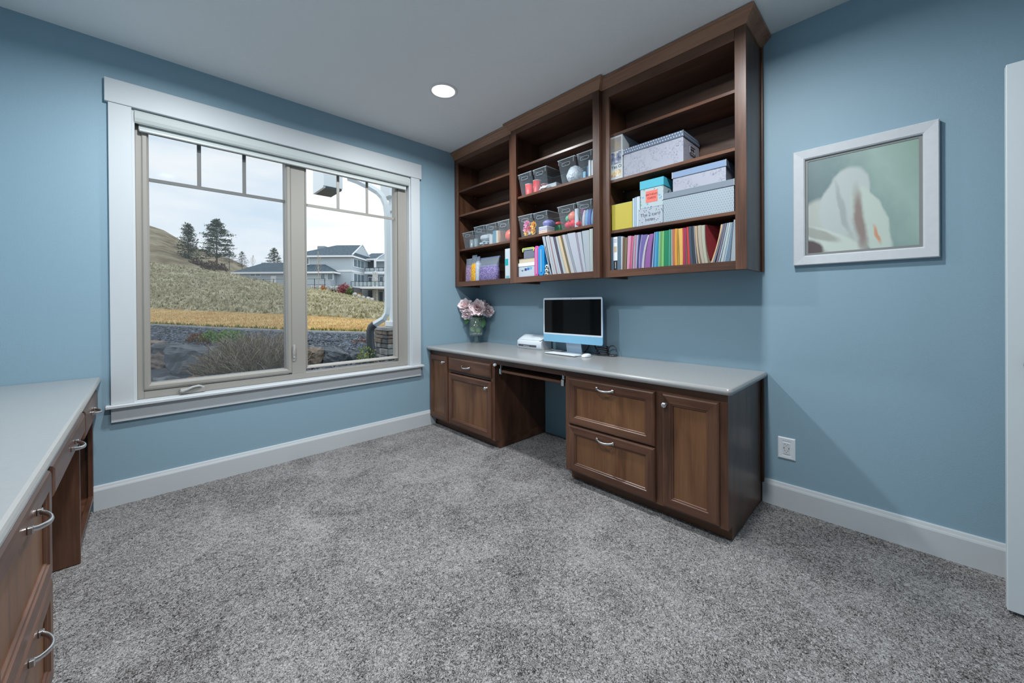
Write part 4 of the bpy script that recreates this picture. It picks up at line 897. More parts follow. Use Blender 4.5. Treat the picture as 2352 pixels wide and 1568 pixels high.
# ---- bags of beads and a box, lowest row of the bookcase by the window
def beads(name, c1, c2, sc=210):
    m_, tt, bb = newmat(name); tx = N(tt, 'ShaderNodeTexCoord'); vo = N(tt, 'ShaderNodeTexVoronoi'); vo.inputs['Scale'].default_value = sc; L(tt, tx.outputs['Object'], vo.inputs['Vector'])
    sx = N(tt, 'ShaderNodeSeparateXYZ'); L(tt, vo.outputs['Color'], sx.inputs[0]); L(tt, ramp(tt, sx.outputs[0], [(.2, s2l(c1)), (.8, s2l(c2))]), bb.inputs['Base Color']); bb.inputs['Roughness'].default_value = .35
    bp = N(tt, 'ShaderNodeBump'); bp.inputs['Strength'].default_value = .8; bp.inputs['Distance'].default_value = .004; bp.invert = True; L(tt, vo.outputs['Distance'], bp.inputs['Height']); L(tt, bp.outputs[0], bb.inputs['Normal']); return m_
def bag(label, a0, a1, vtop, vflap, fill, strip, x, depth, lean=0):
    ya, yb = yX(C9, a0, 1400, x), yX(C9, a1, 1400, x); zt = zX(C9, (a0+a1)/2, vtop, x); zf = zX(C9, (a0+a1)/2, vflap, x); cy, w_ = (ya+yb)/2, (ya-yb)/2
    t = thing('zip_bag', label, 'bag', (x+depth/2, cy, FL), 'zip bags of beads')
    def ring(z, k, dx, e=.35, sh=0):
        out = []
        for i in range(20):
            a = 2*math.pi*i/20; ca, sa = math.cos(a), math.sin(a); out.append(Vector((x+depth/2+math.copysign(abs(ca)**e, ca)*dx, cy+sh+math.copysign(abs(sa)**e, sa)*w_*k, z)))
        return out
    hgt = zt-FL
    MB().loops([ring(FL+.001, .90, depth*.42), ring(FL+.012, 1.0, depth*.5), ring(FL+hgt*.6, .98, depth*.46), ring(zt-.012, .95, depth*.36), ring(zt, .8, depth*.2)], 0, True).build('bead_fill', fill, t)
    MB().loops([ring(zt-.016, 1.0, depth*.38), ring(zt+(zf-zt)*.45, 1.02, depth*.16, sh=-lean*.4), ring(zf, 1.12, .003, sh=-lean)], 0, True, False, False).build('bag_film', BAGM, t)
    MB().loops([ring(zf-.012, 1.13, .0045, sh=-lean), ring(zf-.004, 1.13, .0045, sh=-lean)], 0, True).build('zip_strip', strip, t)
BLUEZ = mat('blue_zip', (38, 70, 140), .3)
bag('zip bag of mixed pink and lilac beads beside the divider wall panel', 172, 282, 1130, 985, beads('mixed_beads', (140, 90, 130), (186, 176, 206)), BAGM, -.27, .05)
bag('zip bag of orange-yellow beads between two other bags', 288, 384, 1075, 905, beads('yellow_beads', (226, 150, 30), (244, 196, 70), 120), BAGM, -.265, .06)
bag('zip bag of white beads beside the purple beads', 388, 452, 1035, 935, beads('white_beads', (186, 196, 216), (226, 230, 236)), BLUEZ, -.268, .06)
bag('wide zip bag of purple beads with blue zip', 456, 836, 1120, 945, beads('purple_beads', (88, 72, 132), (168, 156, 204)), BLUEZ, -.272, .075, .012)
x = -.285; ya, yb = yX(C9, 1045, 1200, x), yX(C9, 1164, 1200, x); zt = zX(C9, 1100, 768, x)
t = thing('white_card_box', 'narrow upright white box with teal tab in the bookcase corner', 'box', (-.2, (ya+yb)/2, FL))
B(x, x+.18, ya, yb, FL, zt, .0015).build('body', mat('soft_white_card', (196, 206, 212), .5), t)
B(x-.0008, x, ya+.0006, yb+(ya-yb)*.40, zX(C9, 1080, 1135, x), zX(C9, 1080, 990, x)).build('teal_tab', mat('teal_print', (20, 158, 166), .5), t)
B(x-.0008, x, ya-.012, yb+.014, FL+.012, FL+.030).build('teal_tab', mat('teal_print2', (110, 180, 190), .5), t)

# ---- binders in the open cabinet of the other desk
o = B(XE-.022, XL+.30, -.43, -.50, .0915, .42, .003).build('blue_binder', col((58, 120, 168), .45)); tag(o, 'blue binder standing in the open base cabinet', 'binder')
o = B(XE-.022, XL+.30, -.505, -.53, .0915, .45, .002).build('white_file', col((206, 214, 220), .5)); tag(o, 'white file standing behind the blue binder', 'file')
o = B(XE-.022, XL+.30, -.36, -.425, .0915, .40, .003).build('blue_binder', col((78, 136, 178), .45)); tag(o, 'lighter blue binder next to the blue binder', 'binder')

# ================================================================== THINGS ON THE DESK
ZD = CT1+.0004
# ---- all-in-one computer
xs = -.150; ya, yb = -1.063, -1.650; zb, zt = .846, 1.213; cy = (ya+yb)/2
pc = thing('desktop_computer', 'all-in-one desktop computer with white bezel and pale blue chin', 'computer', (-.10, cy, ZD))
def rrect(y0, y1, z0, z1, r, n=5):
    out = []
    for (c0, c1, a0) in ((y1+r, z1-r, math.pi/2), (y1+r, z0+r, math.pi), (y0-r, z0+r, 1.5*math.pi), (y0-r, z1-r, 0)):
        for k in range(n): a = a0+k/(n-1)*math.pi/2; out.append((c0+r*math.cos(a), c1+r*math.sin(a)))
    return out
rr = rrect(ya, yb, zb, zt, .014)
BEZ = mat('bezel_white', lin=(.62, .68, .76), rough=.3); CHIN = mat('chin_pale_blue', (122, 178, 208), .35); BACK = mat('back_blue', (70, 124, 168), .35, .5)
MB().loops([[Vector((xs, a, b)) for a, b in rr], [Vector((xs+.0118, a, b)) for a, b in rr]]).build('display_shell', BACK, pc)
zc = zb+.062
fr = rrect(ya-.0005, yb+.0005, zc, zt-.0005, .0135); fr2 = [(max(min(a, ya-.0005), yb+.0005), b) for a, b in fr]
m = MB(); m.box(xs-.0008, xs, ya-.0005, yb+.0005, zc, zt-.014); m.box(xs-.0008, xs, ya-.014, yb+.014, zt-.014, zt-.0005); m.build('bezel', BEZ, pc)
m = MB(); m.box(xs-.0008, xs, ya-.0005, yb+.0005, zb+.014, zc-.0002); m.box(xs-.0008, xs, ya-.014, yb+.014, zb+.0005, zb+.014); m.build('chin', CHIN, pc)
m = MB()
for y_, z_, mi in ((ya-.014, zt-.014, 0), (yb+.014, zt-.014, 0), (ya-.014, zb+.014, 1), (yb+.014, zb+.014, 1)):
    m.lathe([(0, 0), (.0135, 0), (.0135, .0006), (0, .0006)], (xs-.00079, y_, z_), 16, mi=mi, ax='x', sm=False)
m.build('rounded_corner', [BEZ, CHIN], pc)
SCR = mat('dark_screen_glass', lin=(.003, .004, .005), rough=.05, spec=.08)
B(xs-.0014, xs-.0006, ya-.013, yb+.013, zc+.013, zt-.016).build('screen', SCR, pc)
MB().lathe([(0, 0), (.003, 0), (.003, .0006), (0, .0006)], (xs-.0014, cy, zt-.008), 10, ax='x').build('camera_dot', BLACK, pc)
STAND = mat('stand_silver_blue', lin=(.36, .46, .55), rough=.35, metal=.4)
MB().loops([[Vector((a, y, z)) for a, z in ((xs+.012, .93), (xs+.040, ZD+.006), (xs+.052, ZD), (xs+.057, ZD+.004), (xs+.047, ZD+.02), (xs+.02, .93))] for y in (cy+.075, cy-.075)]).build('stand_neck', STAND, pc)
B(xs-.03, xs+.115, cy+.085, cy-.085, ZD, ZD+.005, .002).build('stand_foot', STAND, pc)
# ---- keyboard and mouse
kb = thing('keyboard', 'slim white computer keyboard lying before the computer', 'keyboard', (-.245, -1.35, ZD))
K0 = Vector((-.235, -1.345)); ang = -.02
def kxf(): return Matrix.Translation((K0.x, K0.y, ZD)) @ Matrix.Rotation(ang, 4, 'Z') @ Matrix.Rotation(.05, 4, 'Y')
MB().box(-.057, .057, -.152, .152, .001, .008, .002).build('key_deck', mat('deck_silver', lin=(.62, .66, .70), rough=.35), kb, xf=kxf())
m = MB()
for r_ in range(6):
    n_ = 14 if r_ != 5 else 9
    for k_ in range(n_):
        w_ = .294/n_; m.box(-.052+r_*.0175+.0012, -.052+(r_+1)*.0175-.0012, .147-(k_+1)*w_+.0011, .147-k_*w_-.0011, .008, .0098, .0006)
m.build('keys', WHITEP, kb, xf=kxf())
ms = thing('computer_mouse', 'white rounded computer mouse beside the keyboard', 'mouse', (-.255, -1.565, ZD))
mm = MB(); rings = []
for i in range(9):
    z = .021*math.sin(math.pi/2*i/8); k = math.cos(math.pi/2*i/8)**.55 if i < 8 else .0
    rings.append([Vector((.056*k*math.cos(2*math.pi*j/22), .030*k*math.sin(2*math.pi*j/22), z+.002)) for j in range(22)])
mm.loops(rings, 0, True).build('mouse_shell', WHITEP, ms, xf=Matrix.Translation((-.215, -1.548, ZD)) @ Matrix.Rotation(.12, 4, 'Z'))
B(-.255, -.175, -1.535, -1.561, ZD, ZD+.002).build('mouse_base', BLACK, ms)
# ---- charging stand with dark coiled cable behind
ck = thing('cable_coil', 'coil of dark cable lying behind the computer beside the mouse', 'cable', (-.075, -1.60, ZD))
pth = [(-.075+(.052-.002*k/24)*math.cos(k*.42)*.6, -1.60+(.052-.002*k/24)*math.sin(k*.42), ZD+.005+.0011*k) for k in range(60)]
MB().tube(pth, .0045, 6).build('cable_loops', BLACK, ck)
MB().tube([(-.06, -1.56, ZD+.01), (-.05, -1.52, ZD+.05), (-.045, -1.50, ZD+.085), (-.05, -1.47, ZD+.09), (-.06, -1.45, ZD+.04), (-.06, -1.42, ZD+.006)], .006, 6).build('cable_end', BLACK, ck)
dk = thing('charging_dock', 'smoky grey round charging dock behind the computer near the mouse', 'dock', (-.05, -1.69, ZD))
SMOKE = mat('smoky_plastic', lin=(.06, .065, .07), rough=.2)
dk.location = (-.07, -1.645, ZD); ORIG[dk.name] = Vector((-.07, -1.645, ZD))
MB().lathe([(0, 0), (.035, 0), (.036, .004), (.034, .012), (.0, .014)], (-.045, -1.668, ZD), 20).build('dock_base', SMOKE, dk)
MB().tube([(-.045+.0, -1.668+.034*math.cos(a), ZD+.045+.034*math.sin(a)) for a in [k*math.pi/10-.3 for k in range(13)]], .004, 6).build('dock_arch', SMOKE, dk)
# ---- document scanner
sc_ = thing('document_scanner', 'compact white document scanner beside the computer', 'scanner', (-.075, -.888, ZD))
SW = mat('scanner_white', lin=(.66, .71, .77), rough=.3)
y0, y1 = -.742, -1.036
prof = [(-.152, ZD), (-.160, ZD+.022), (-.163, ZD+.068), (-.155, ZD+.080), (-.060, ZD+.122), (-.016, ZD+.120), (-.006, ZD+.104), (-.004, ZD)]
def bulge(y): s = (y-(y0+y1)/2)/((y0-y1)/2); return 1-s*s
rings = []
for i in range(13):
    s = i/12; y = y0+(y1-y0)*s; k = 1-.035*(1-bulge(y))
    e = min(s, 1-s); ins = .012*max(0, 1-e/.05)
    rings.append([Vector((a+(ins if a < -.1 else -ins if a > -.02 else 0)-(.010*bulge(y) if a < -.14 else 0), y, ZD+(b-ZD)*(1-(.06 if e == 0 and b > ZD+.05 else 0)))) for a, b in prof])
MB().loops(rings, 0, True).build('body', SW, sc_)
SEAM = mat('seam_grey', lin=(.10, .12, .16), rough=.4)
MB().tube([(-.1565-.010*bulge(y)+.004, y, ZD+.0795) for y in [y0-.008+(y1-y0+.016)*k/16 for k in range(17)]] + [(-.150+.02*k, y1+.002, ZD+.079+.009*k) for k in range(1, 5)], .0025, 6).build('lid_seam', SEAM, sc_)
MB().loops([[Vector((-.1605-.010*bulge(y)-d, y, ZD+z)) for d, z in ((0, .022), (.0015, .022), (.0035, .040), (0, .040))] for y in [y0-.03+(y1-y0+.075)*k/12 for k in range(13)]]).build('paper_slot', mat('slot_grey', lin=(.07, .08, .10), rough=.4), sc_)
MB().loops([[Vector((-.1645-.010*bulge(y)-d, y, ZD+z)) for d, z in ((0, .026), (.001, .026), (.001, .031), (0, .031))] for y in [y0-.10+(y1-y0+.22)*k/6 for k in range(7)]]).build('slot_glint', NICK, sc_)
B(-.118, -.110, -.885, -.925, ZD+.0965, ZD+.0995).build('maker_mark', SEAM, sc_)
cb = MB().tube([(-.02, -1.04, ZD+.003), (-.05, -1.08, ZD+.0022), (-.075, -1.13, ZD+.0022), (-.06, -1.17, ZD+.0022), (-.03, -1.19, ZD+.0022)], .0020, 6).build('usb_cable', WHITEP); tag(cb, 'thin white cable trailing from scanner towards the computer', 'cable')
# ---- glass vase of peonies
VX, VY = -.140, -.125
va = thing('glass_vase', 'footed clear glass vase standing in the desk corner', 'vase', (VX, VY, ZD))
zz = ZD
pr = [(0, 0), (.050, 0), (.051, .003), (.030, .010), (.021, .022), (.019, .042), (.021, .060), (.030, .066), (.064, .072), (.068, .078), (.072, .10), (.075, .262)]
MB().lathe([(r, zz+h) for r, h in pr]+[(.0725, zz+.262), (.0685, .085+zz), (0, zz+.082)], (VX, VY, 0), 28).build('glass', VASEG, va)
MB().lathe([(.075, zz+.260), (.0758, zz+.263), (.0725, zz+.263), (.0725, zz+.260)], (VX, VY, 0), 28).build('glass_rim', BINRIM, va)
rnd = random.Random(4); m = MB()
for k in range(46):
    a = rnd.uniform(0, 6.28); r = .058*math.sqrt(rnd.random()); m.blob((VX+r*math.cos(a), VY+r*math.sin(a), zz+.090+.010*(k % 2)), (.008, .008, .007), (4, 6))
o = m.build('glass_pebbles', mat('pebble_glass', lin=(.52, .60, .58), rough=.1)); tag(o, 'clear glass pebbles in the bottom of the vase', 'pebbles', kind='stuff')
PW = mat('petal_blush', (250, 234, 236), .6); PP = mat('petal_pink', (246, 196, 194), .6); PC = mat('petal_core', (214, 110, 106), .6)
LEAF = mat('leaf_green', (70, 122, 72), .5, var=.3, vscale=40); LEAF2 = mat('leaf_pale', (140, 178, 120), .5)
STEM = mat('stem_green', (140, 166, 108), .5)
def petal_mesh(ln, wd, cup, matl, nm):
    P = []
    for i in range(5):
        s = i/4; w_ = wd*math.sin(math.pi*(.10+.72*s))
        for j in range(5):
            q = (j-2)/2; P.append(((cup*(.28*s*s+.10*q*q)-.02*s)*ln + .11*ln*math.sin(q*6.5)*s*s, q*w_*ln, s*ln*(1-.10*q*q+.05*math.cos(q*9)*s)))
    me = bpy.data.meshes.new(nm); me.from_pydata(P, [], [(i*5+j, i*5+j+1, i*5+j+6, i*5+j+5) for i in range(4) for j in range(4)])
    me.materials.append(matl); me.polygons.foreach_set('use_smooth', [True]*16); me.update(); return me
PM = [petal_mesh(1, .46, -.7, PW, 'petal'), petal_mesh(.84, .44, -.85, PW, 'petal'), petal_mesh(.60, .42, -1.2, PP, 'petal'), petal_mesh(.36, .40, -1.6, PC, 'petal')]
def leaf(base, d, ln, wd, parent, matl, nrm=Vector((0, 0, 1))):
    d = Vector(d).normalized(); s_ = d.cross(nrm).normalized(); n_ = s_.cross(d); P = []
    for i in range(6):
        s = i/5
        for j in (-1, 0, 1): P.append(Vector(base)+d*ln*s+s_*j*wd*math.sin(math.pi*min(1, s*.92+.04))-n_*(.18*ln*s*s)+n_*abs(j)*wd*.25)
    return MB().mesh(P, [(i*3+j, i*3+j+1, i*3+j+4, i*3+j+3) for i in range(5) for j in range(2)], 0, True).build('leaf', matl, parent)
def peony(c, face, r, label, seed, open_=1.0):
    rnd = random.Random(seed); c = Vector(c); base = Vector((VX+rnd.uniform(-.02, .02), VY+rnd.uniform(-.02, .02), zz+.112)); f = Vector(face).normalized()
    t = thing('peony', label, 'flower', base, 'blush pink peonies in the vase'); t.location = base
    mid = Vector((VX+(c.x-VX)*.5, VY+(c.y-VY)*.5, zz+.24))
    mid.x = VX+max(-.05, min(.05, mid.x-VX)); mid.y = VY+max(-.05, min(.05, mid.y-VY))
    MB().tube([base, base.lerp(mid, .5), mid, mid.lerp(c, .6)+Vector((0, 0, .004)), c-f*r*.35], .003, 6).build('stem', STEM, t)
    q = f.to_track_quat('Z', 'Y').to_matrix().to_4x4()
    for ring, (n, tilt, k) in enumerate(((10, 1.70, 0), (10, 1.40, 0), (9, 1.14, 0), (9, .92, 1), (8, .66, 1), (6, .42, 2), (4, .2, 3))):
        for i in range(n):
            a = 2*math.pi*(i+.5*(ring % 2))/n+rnd.uniform(-.15, .15)
            M = Matrix.Translation(c-f*r*.35-base) @ q @ Matrix.Rotation(a, 4, 'Z') @ Matrix.Rotation(tilt*open_+rnd.uniform(-.2, .2), 4, 'Y') @ Matrix.Scale(r*1.16*rnd.uniform(.84, 1.12)*(1.0 if ring else .95), 4)
            o = bpy.data.objects.new('petal', PM[k]); COL.objects.link(o); o.parent = t; o.matrix_local = M
    return t
tocam = (CAM-Vector((VX, VY, zz+.3))).normalized()
def fpt(u, v, dd=0): p = atX(u, v, VX); d = (CAM-p).normalized(); return atY(u, v, VY) if False else CAM+ray(u, v)*((Vector((VX, VY, 1)) - CAM).dot(FW)-dd)
for (u, v, dd, r, face, lab, sd, op) in ((1097, 707, .055, .078, tocam+Vector((0, 0, .25)), 'large blush peony with coral heart facing the room', 1, 1.0), (1068, 701, .02, .066, tocam+Vector((-.4, .2, .7)), 'blush peony tilted towards the window', 2, 1.05),
     (1073, 722, .05, .052, tocam+Vector((-.5, 0, -.5)), 'small blush peony nodding below another one towards the window', 3, .95), (1121, 715, .03, .060, tocam+Vector((.3, -.5, .1)), 'pink-hearted peony leaning along the desk wall', 4, .85), (1111, 699, -.03, .062, Vector((-.2, -.3, 1)), 'pale peony at the back of the bunch', 5, 1.1), (1085, 702, -.03, .055, Vector((-.2, .1, 1)), 'pale peony half hidden behind the large one', 6, 1.1)):
    pe = peony(fpt(u, v, dd), face, r, lab, sd, op)
    rnd = random.Random(sd+20)
    for k in range(6):
        a = rnd.uniform(0, 6.28); zl_ = zz+.105+.024*k+rnd.uniform(0, .015); b_ = Vector((VX+.018*math.cos(a), VY+.018*math.sin(a), zl_))
        leaf(b_, (math.cos(a), math.sin(a), 1.0), .060, .022, pe, LEAF if k % 2 else LEAF2, Vector((-.6, -.7, .3)))
for i, (u, v, du, dv) in enumerate(((1060, 712, -3, 26), (1118, 735, -4, 20), (1112, 738, 8, 14), (1106, 732, -2, 12))):
    pass
lf = thing('leaf_sprig', 'dark green leaf sprig drooping over the vase rim', 'leaves', (VX, VY, zz+.112))
MB().tube([(VX, VY, zz+.112), (VX+.01, VY-.01, zz+.2), (VX+.02, VY-.03, zz+.25)], .0025, 6).build('stem', STEM, lf)
MB().tube([(VX, VY, zz+.112), (VX-.02, VY+.01, zz+.22), (VX-.06, VY+.04, zz+.27)], .0025, 6).build('stem', STEM, lf)
vw = Vector((-.6, -.75, .2))
for b_, d_, ln in (((VX-.06, VY+.045, zz+.27), (-.45, .3, -1), .085), ((VX+.03, VY-.05, zz+.25), (.2, -.6, -1), .08), ((VX+.02, VY-.06, zz+.245), (.1, -.25, -1), .085), ((VX-.01, VY-.03, zz+.25), (0, -.2, -1), .06), ((VX-.03, VY+.0, zz+.255), (-.3, -.1, -1), .05), ((VX+.03, VY-.03, zz+.25), (.5, -.8, -.6), .07)):
    leaf(b_, d_, ln, .022, lf, LEAF, vw)

# ================================================================== OUTDOORS
def lut(tab, u):
    if u <= tab[0][0]: return tab[0][1]
    for (a, p), (b, q) in zip(tab, tab[1:]):
        if u <= b: return p+(q-p)*(u-a)/(b-a)
    return tab[-1][1]
DC = [(-700, 17), (345, 10.9), (500, 8.95), (650, 7.85), (850, 7.08), (1500, 6.2)]
VL = [(-700, 690), (345, 708), (480, 715), (655, 722), (705, 725), (850, 733), (1500, 745)]
DR = [(-700, 40), (345, 44), (600, 50), (885, 58), (1500, 60)]
VR = [(-700, 560), (200, 585), (343, 602), (418, 611), (501, 625), (527, 628), (571, 640), (654, 653), (706, 661), (755, 668), (798, 677), (831, 685), (883, 695), (1500, 705)]
VF = [(-700, 470), (200, 505), (343, 548), (375, 556), (410, 572), (445, 588), (540, 614), (600, 640), (700, 672), (1500, 700)]
def dwall(u): d = ray(u, 760); return (.17-CAM.y)/d.y
def hz(u, s):
    """ground height at picture column u for stage s: 0-1 bed, 1-2 lawn, 2-3 slope, 3-4 dip and far hill"""
    if s <= 1:
        return .05+.55*max(0, s)**.45
    zl_ = pt(u, lut(VL, u), lut(DC, u)*2.1).z
    if s <= 2: return .60+(zl_-.60)*(s-1)
    zr = pt(u, lut(VR, u), lut(DR, u)).z
    if s <= 3: t = s-2; return zl_+(zr-zl_)*(t*.9+.1*t*t)
    zf = pt(u, lut(VF, u), 115).z; t = s-3
    if t < .25: return zr-1.0*(t/.25)
    return (zr-1.0)+(zf-zr+1.0)*((t-.25)/.75)
def dd(u, s):
    w_, c, r_ = dwall(u), lut(DC, u), lut(DR, u)
    if s <= 1: return w_+(c-w_)*s
    if s <= 2: return c*(1+1.1*(s-1))
    if s <= 3: return c*2.1+(r_-c*2.1)*(s-2)
    return r_+(115-r_)*(s-3)
def gp(u, s, rough=0.0):
    d = dd(u, s); h = CAM+ (FW+RT*((u-PPX)/FPX))*d; z = hz(u, s)
    if rough: z += rough*noise.noise(Vector((h.x*.35, h.y*.35, 0)))+rough*.5*noise.noise(Vector((h.x*1.1, h.y*1.1, 3)))
    return Vector((h.x, h.y, z))
def ground(name, s0, s1, ns, m_, rough, label, cat, u0=-420, u1=1330, nu=90):
    P = [[gp(u0+(u1-u0)*i/nu, s0+(s1-s0)*j/ns, rough*min(1, 4*min(j/ns+.02, 1.02-j/ns)) if s0 >= 2 else rough*min(1, 4*min(j/ns, 1-j/ns))) for i in range(nu+1)] for j in range(ns+1)]
    m = MB(); m.mesh([p for r in P for p in r], [(j*(nu+1)+i, j*(nu+1)+i+1, (j+1)*(nu+1)+i+1, (j+1)*(nu+1)+i) for j in range(ns) for i in range(nu)], 0, True)
    return struct(tag(m.build(name, m_), label, cat))
GRAV = mat('dark_gravel_soil', lin=(.045, .055, .072), rough=.8, var=.5, vscale=14)
def grassmat(name, stops, s1, s2):
    m_, t, b = newmat(name); tx = N(t, 'ShaderNodeTexCoord')
    n1 = N(t, 'ShaderNodeTexNoise'); n1.inputs['Scale'].default_value = s1; n1.inputs['Detail'].default_value = 5; n1.inputs['Roughness'].default_value = .65
    mp = N(t, 'ShaderNodeMapping'); mp.inputs['Scale'].default_value = (1, 1, 3); L(t, tx.outputs['Object'], mp.inputs['Vector']); L(t, mp.outputs['Vector'], n1.inputs['Vector'])
    n2 = N(t, 'ShaderNodeTexNoise'); n2.inputs['Scale'].default_value = s2; n2.inputs['Detail'].default_value = 3; L(t, tx.outputs['Object'], n2.inputs['Vector'])
    a = N(t, 'ShaderNodeMath', operation='MULTIPLY_ADD'); a.inputs[1].default_value = .55; L(t, n2.outputs['Fac'], a.inputs[0]); L(t, n1.outputs['Fac'], a.inputs[2])
    L(t, ramp(t, a.outputs[0], stops), b.inputs['Base Color']); b.inputs['Roughness'].default_value = .9; b.inputs['Specular IOR Level'].default_value = .1; return m_
HILL = grassmat('dry_hill_grass', [(.58, (.28, .24, .145)), (.74, (.42, .38, .25)), (.88, (.55, .51, .36)), (1.0, (.64, .60, .45))], .55, .09)
LAWN = grassmat('golden_lawn_grass', [(.6, (.46, .29, .105)), (.78, (.60, .41, .17)), (.95, (.68, .50, .25))], 2.5, .3)
FAR = grassmat('far_hill_brush', [(.58, (.17, .125, .08)), (.76, (.30, .25, .165)), (.95, (.42, .37, .26))], .16, .05)
ground('gravel_bed', 0, 1, 14, GRAV, .03, 'dark gravel bed outside the window', 'gravel bed')
ground('lawn_strip', 1, 2, 10, LAWN, .03, 'golden dormant lawn strip beyond the gravel', 'lawn')
ground('hillside', 2, 3, 26, HILL, .22, 'pale dry grass hillside rising beyond the lawn', 'hillside')
ground('far_hill', 3, 4.6, 22, FAR, 1.0, 'brown brushy hill behind the houses', 'hill')
# curb
m = MB(); N_ = 60; us = [-300+1500*i/N_ for i in range(N_+1)]
rings = []
for u in us:
    p = gp(u, 1); q = (gp(u, 1.03)-p).normalized(); rings.append([p-q*.02+Vector((0, 0, -.08)), p-q*.02+Vector((0, 0, .05)), p+q*.14+Vector((0, 0, .05)), p+q*.10+Vector((0, 0, -.08))])
struct(tag(m.loops(rings).build('garden_curb', mat('curb_concrete', lin=(.36, .375, .38), rough=.9, var=.2, vscale=3)), 'thin grey concrete curb edging the gravel bed', 'curb'))
# gravel stones (uncountable)
rnd = random.Random(11); m = MB()
OCT = [(1, 0, 0), (-1, 0, 0), (0, 1, 0), (0, -1, 0), (0, 0, 1), (0, 0, -1)]; OF = [(0, 2, 4), (2, 1, 4), (1, 3, 4), (3, 0, 4), (2, 0, 5), (1, 2, 5), (3, 1, 5), (0, 3, 5)]
for k in range(9500):
    u = rnd.uniform(300, 960); s = rnd.uniform(.30, .995); p = gp(u, s, .03*min(1, 4*min(s, 1-s))); r = rnd.uniform(.018, .042); M = Matrix.Rotation(rnd.uniform(0, 6.3), 3, 'Z') @ Matrix.Rotation(rnd.uniform(-.5, .5), 3, 'X')
    m.mesh([p+Vector((0, 0, .008))+M @ Vector((a*r*1.3, b*r, c*r*.6)) for a, b, c in OCT], OF, rnd.choice((0, 0, 0, 1, 1, 2)))
o = m.build('gravel_stones', [mat('gravel_blue', lin=(.085, .105, .14), rough=.7), mat('gravel_dark', lin=(.04, .048, .06), rough=.7), mat('gravel_pale', lin=(.19, .215, .25), rough=.7)]); tag(o, 'loose blue-grey gravel stones covering the bed', 'gravel', kind='stuff')
def blades(name, n, u0, u1, s0, s1, h, mats, label, seed, lean=.5, wide=.12, rough=0.0, k_=2):
    rnd = random.Random(seed); m = MB()
    for _ in range(n):
        u = rnd.uniform(u0, u1); s = s0+(s1-s0)*rnd.random(); p = gp(u, s, rough*min(1, 4*min((s-s0)/(s1-s0)+.02, 1))); mi = rnd.randrange(len(mats)); hh = h*rnd.uniform(.5, 1.3)
        for q in range(k_):
            a = rnd.uniform(0, 6.28); w_ = Vector((math.cos(a), math.sin(a), 0))*hh*wide; t_ = Vector((rnd.uniform(-1, 1)*lean*hh, rnd.uniform(-1, 1)*lean*hh, hh))
            m.mesh([p-w_-Vector((0, 0, .02)), p+w_-Vector((0, 0, .02)), p+t_], [(0, 1, 2)], mi)
    return tag(m.build(name, mats), label, 'grass', kind='stuff')
blades('lawn_grass', 9000, 250, 1000, 1.02, 2.02, .045, [mat('blade_gold', lin=(.58, .40, .17), rough=.9), mat('blade_straw', lin=(.66, .48, .24), rough=.9), mat('blade_rust', lin=(.50, .33, .13), rough=.9)], 'short golden dormant grass blades on the lawn strip', 3, .6, .25, .0)
blades('lawn_edge_grass', 900, 250, 1000, 1.012, 1.06, .09, [mat('blade_green', lin=(.12, .16, .04), rough=.9), mat('blade_olive', lin=(.24, .22, .06), rough=.9)], 'green grass fringe along the curb', 5, .6, .2, .0)
blades('hill_grass', 11000, 200, 1020, 2.0, 3.0, .16, [mat('tuft_pale', lin=(.60, .56, .41), rough=.9), mat('tuft_straw', lin=(.50, .46, .31), rough=.9), mat('tuft_olive', lin=(.36, .33, .20), rough=.9)], 'pale dry grass tufts covering the hillside', 7, .8, .5, .22, 3)
# ---- boulders
def rock(label, u0, u1, v0, v1, d, seed, c, dep=.8, group='boulders outside the window', name='boulder'):
    rnd = random.Random(seed); cpt = pt((u0+u1)/2, (v0+v1)/2, d); hw = (u1-u0)/2*d/FPX; hh = (v1-v0)/2*d/FPX; rh = Vector((_r0.x, _r0.y, 0)); fh = Vector((-_r0.y, _r0.x, 0))
    bm = bmesh.new()
    for _ in range(22):
        a = Vector((rnd.gauss(0, 1), rnd.gauss(0, 1), rnd.gauss(0, 1))).normalized(); e = max(abs(a.x), abs(a.y), abs(a.z)); a = a*(1/e)**.55
        bm.verts.new(a*rnd.uniform(.88, 1.0))
    g = bmesh.ops.convex_hull(bm, input=bm.verts[:])
    bmesh.ops.delete(bm, geom=[v for v in bm.verts if not v.link_faces], context='VERTS')
    bmesh.ops.triangulate(bm, faces=bm.faces[:])
    for _ in range(3): bmesh.ops.subdivide_edges(bm, edges=bm.edges[:], cuts=1, use_grid_fill=True)
    zg = -1e9
    P = []
    for v in bm.verts:
        p = v.co; n_ = noise.fractal(p*3.2+Vector((seed, 0, 0)), 1.0, 2.0, 4)*.10+.075*noise.noise(Vector((p.x*1.2+seed, p.y*1.2, p.z*8+p.x*3)))
        p = p*(1+n_); P.append(cpt+rh*p.x*hw*1.1+fh*p.y*hw*dep+Vector((0, 0, p.z*hh*1.1)))
    m = MB(); bm.verts.index_update(); m.mesh(P, [[v.index for v in f.verts] for f in bm.faces]); bm.free()
    return tag(m.build(name, c), label, 'boulder', group)
R1 = mat('rock_dark', lin=(.085, .095, .11), rough=.6, var=.5, vscale=7, bump=.8, bscale=22); R2 = mat('rock_slate', lin=(.12, .135, .155), rough=.55, var=.45, vscale=6, bump=.8, bscale=18)
R3 = mat('rock_tan', lin=(.26, .20, .155), rough=.7, var=.4, vscale=6, bump=.6, bscale=18); R4 = mat('rock_rust', lin=(.15, .12, .105), rough=.7, var=.5, vscale=7, bump=.7, bscale=20); R5 = mat('rock_pale', lin=(.17, .185, .20), rough=.7, var=.35, vscale=7, bump=.6, bscale=20)
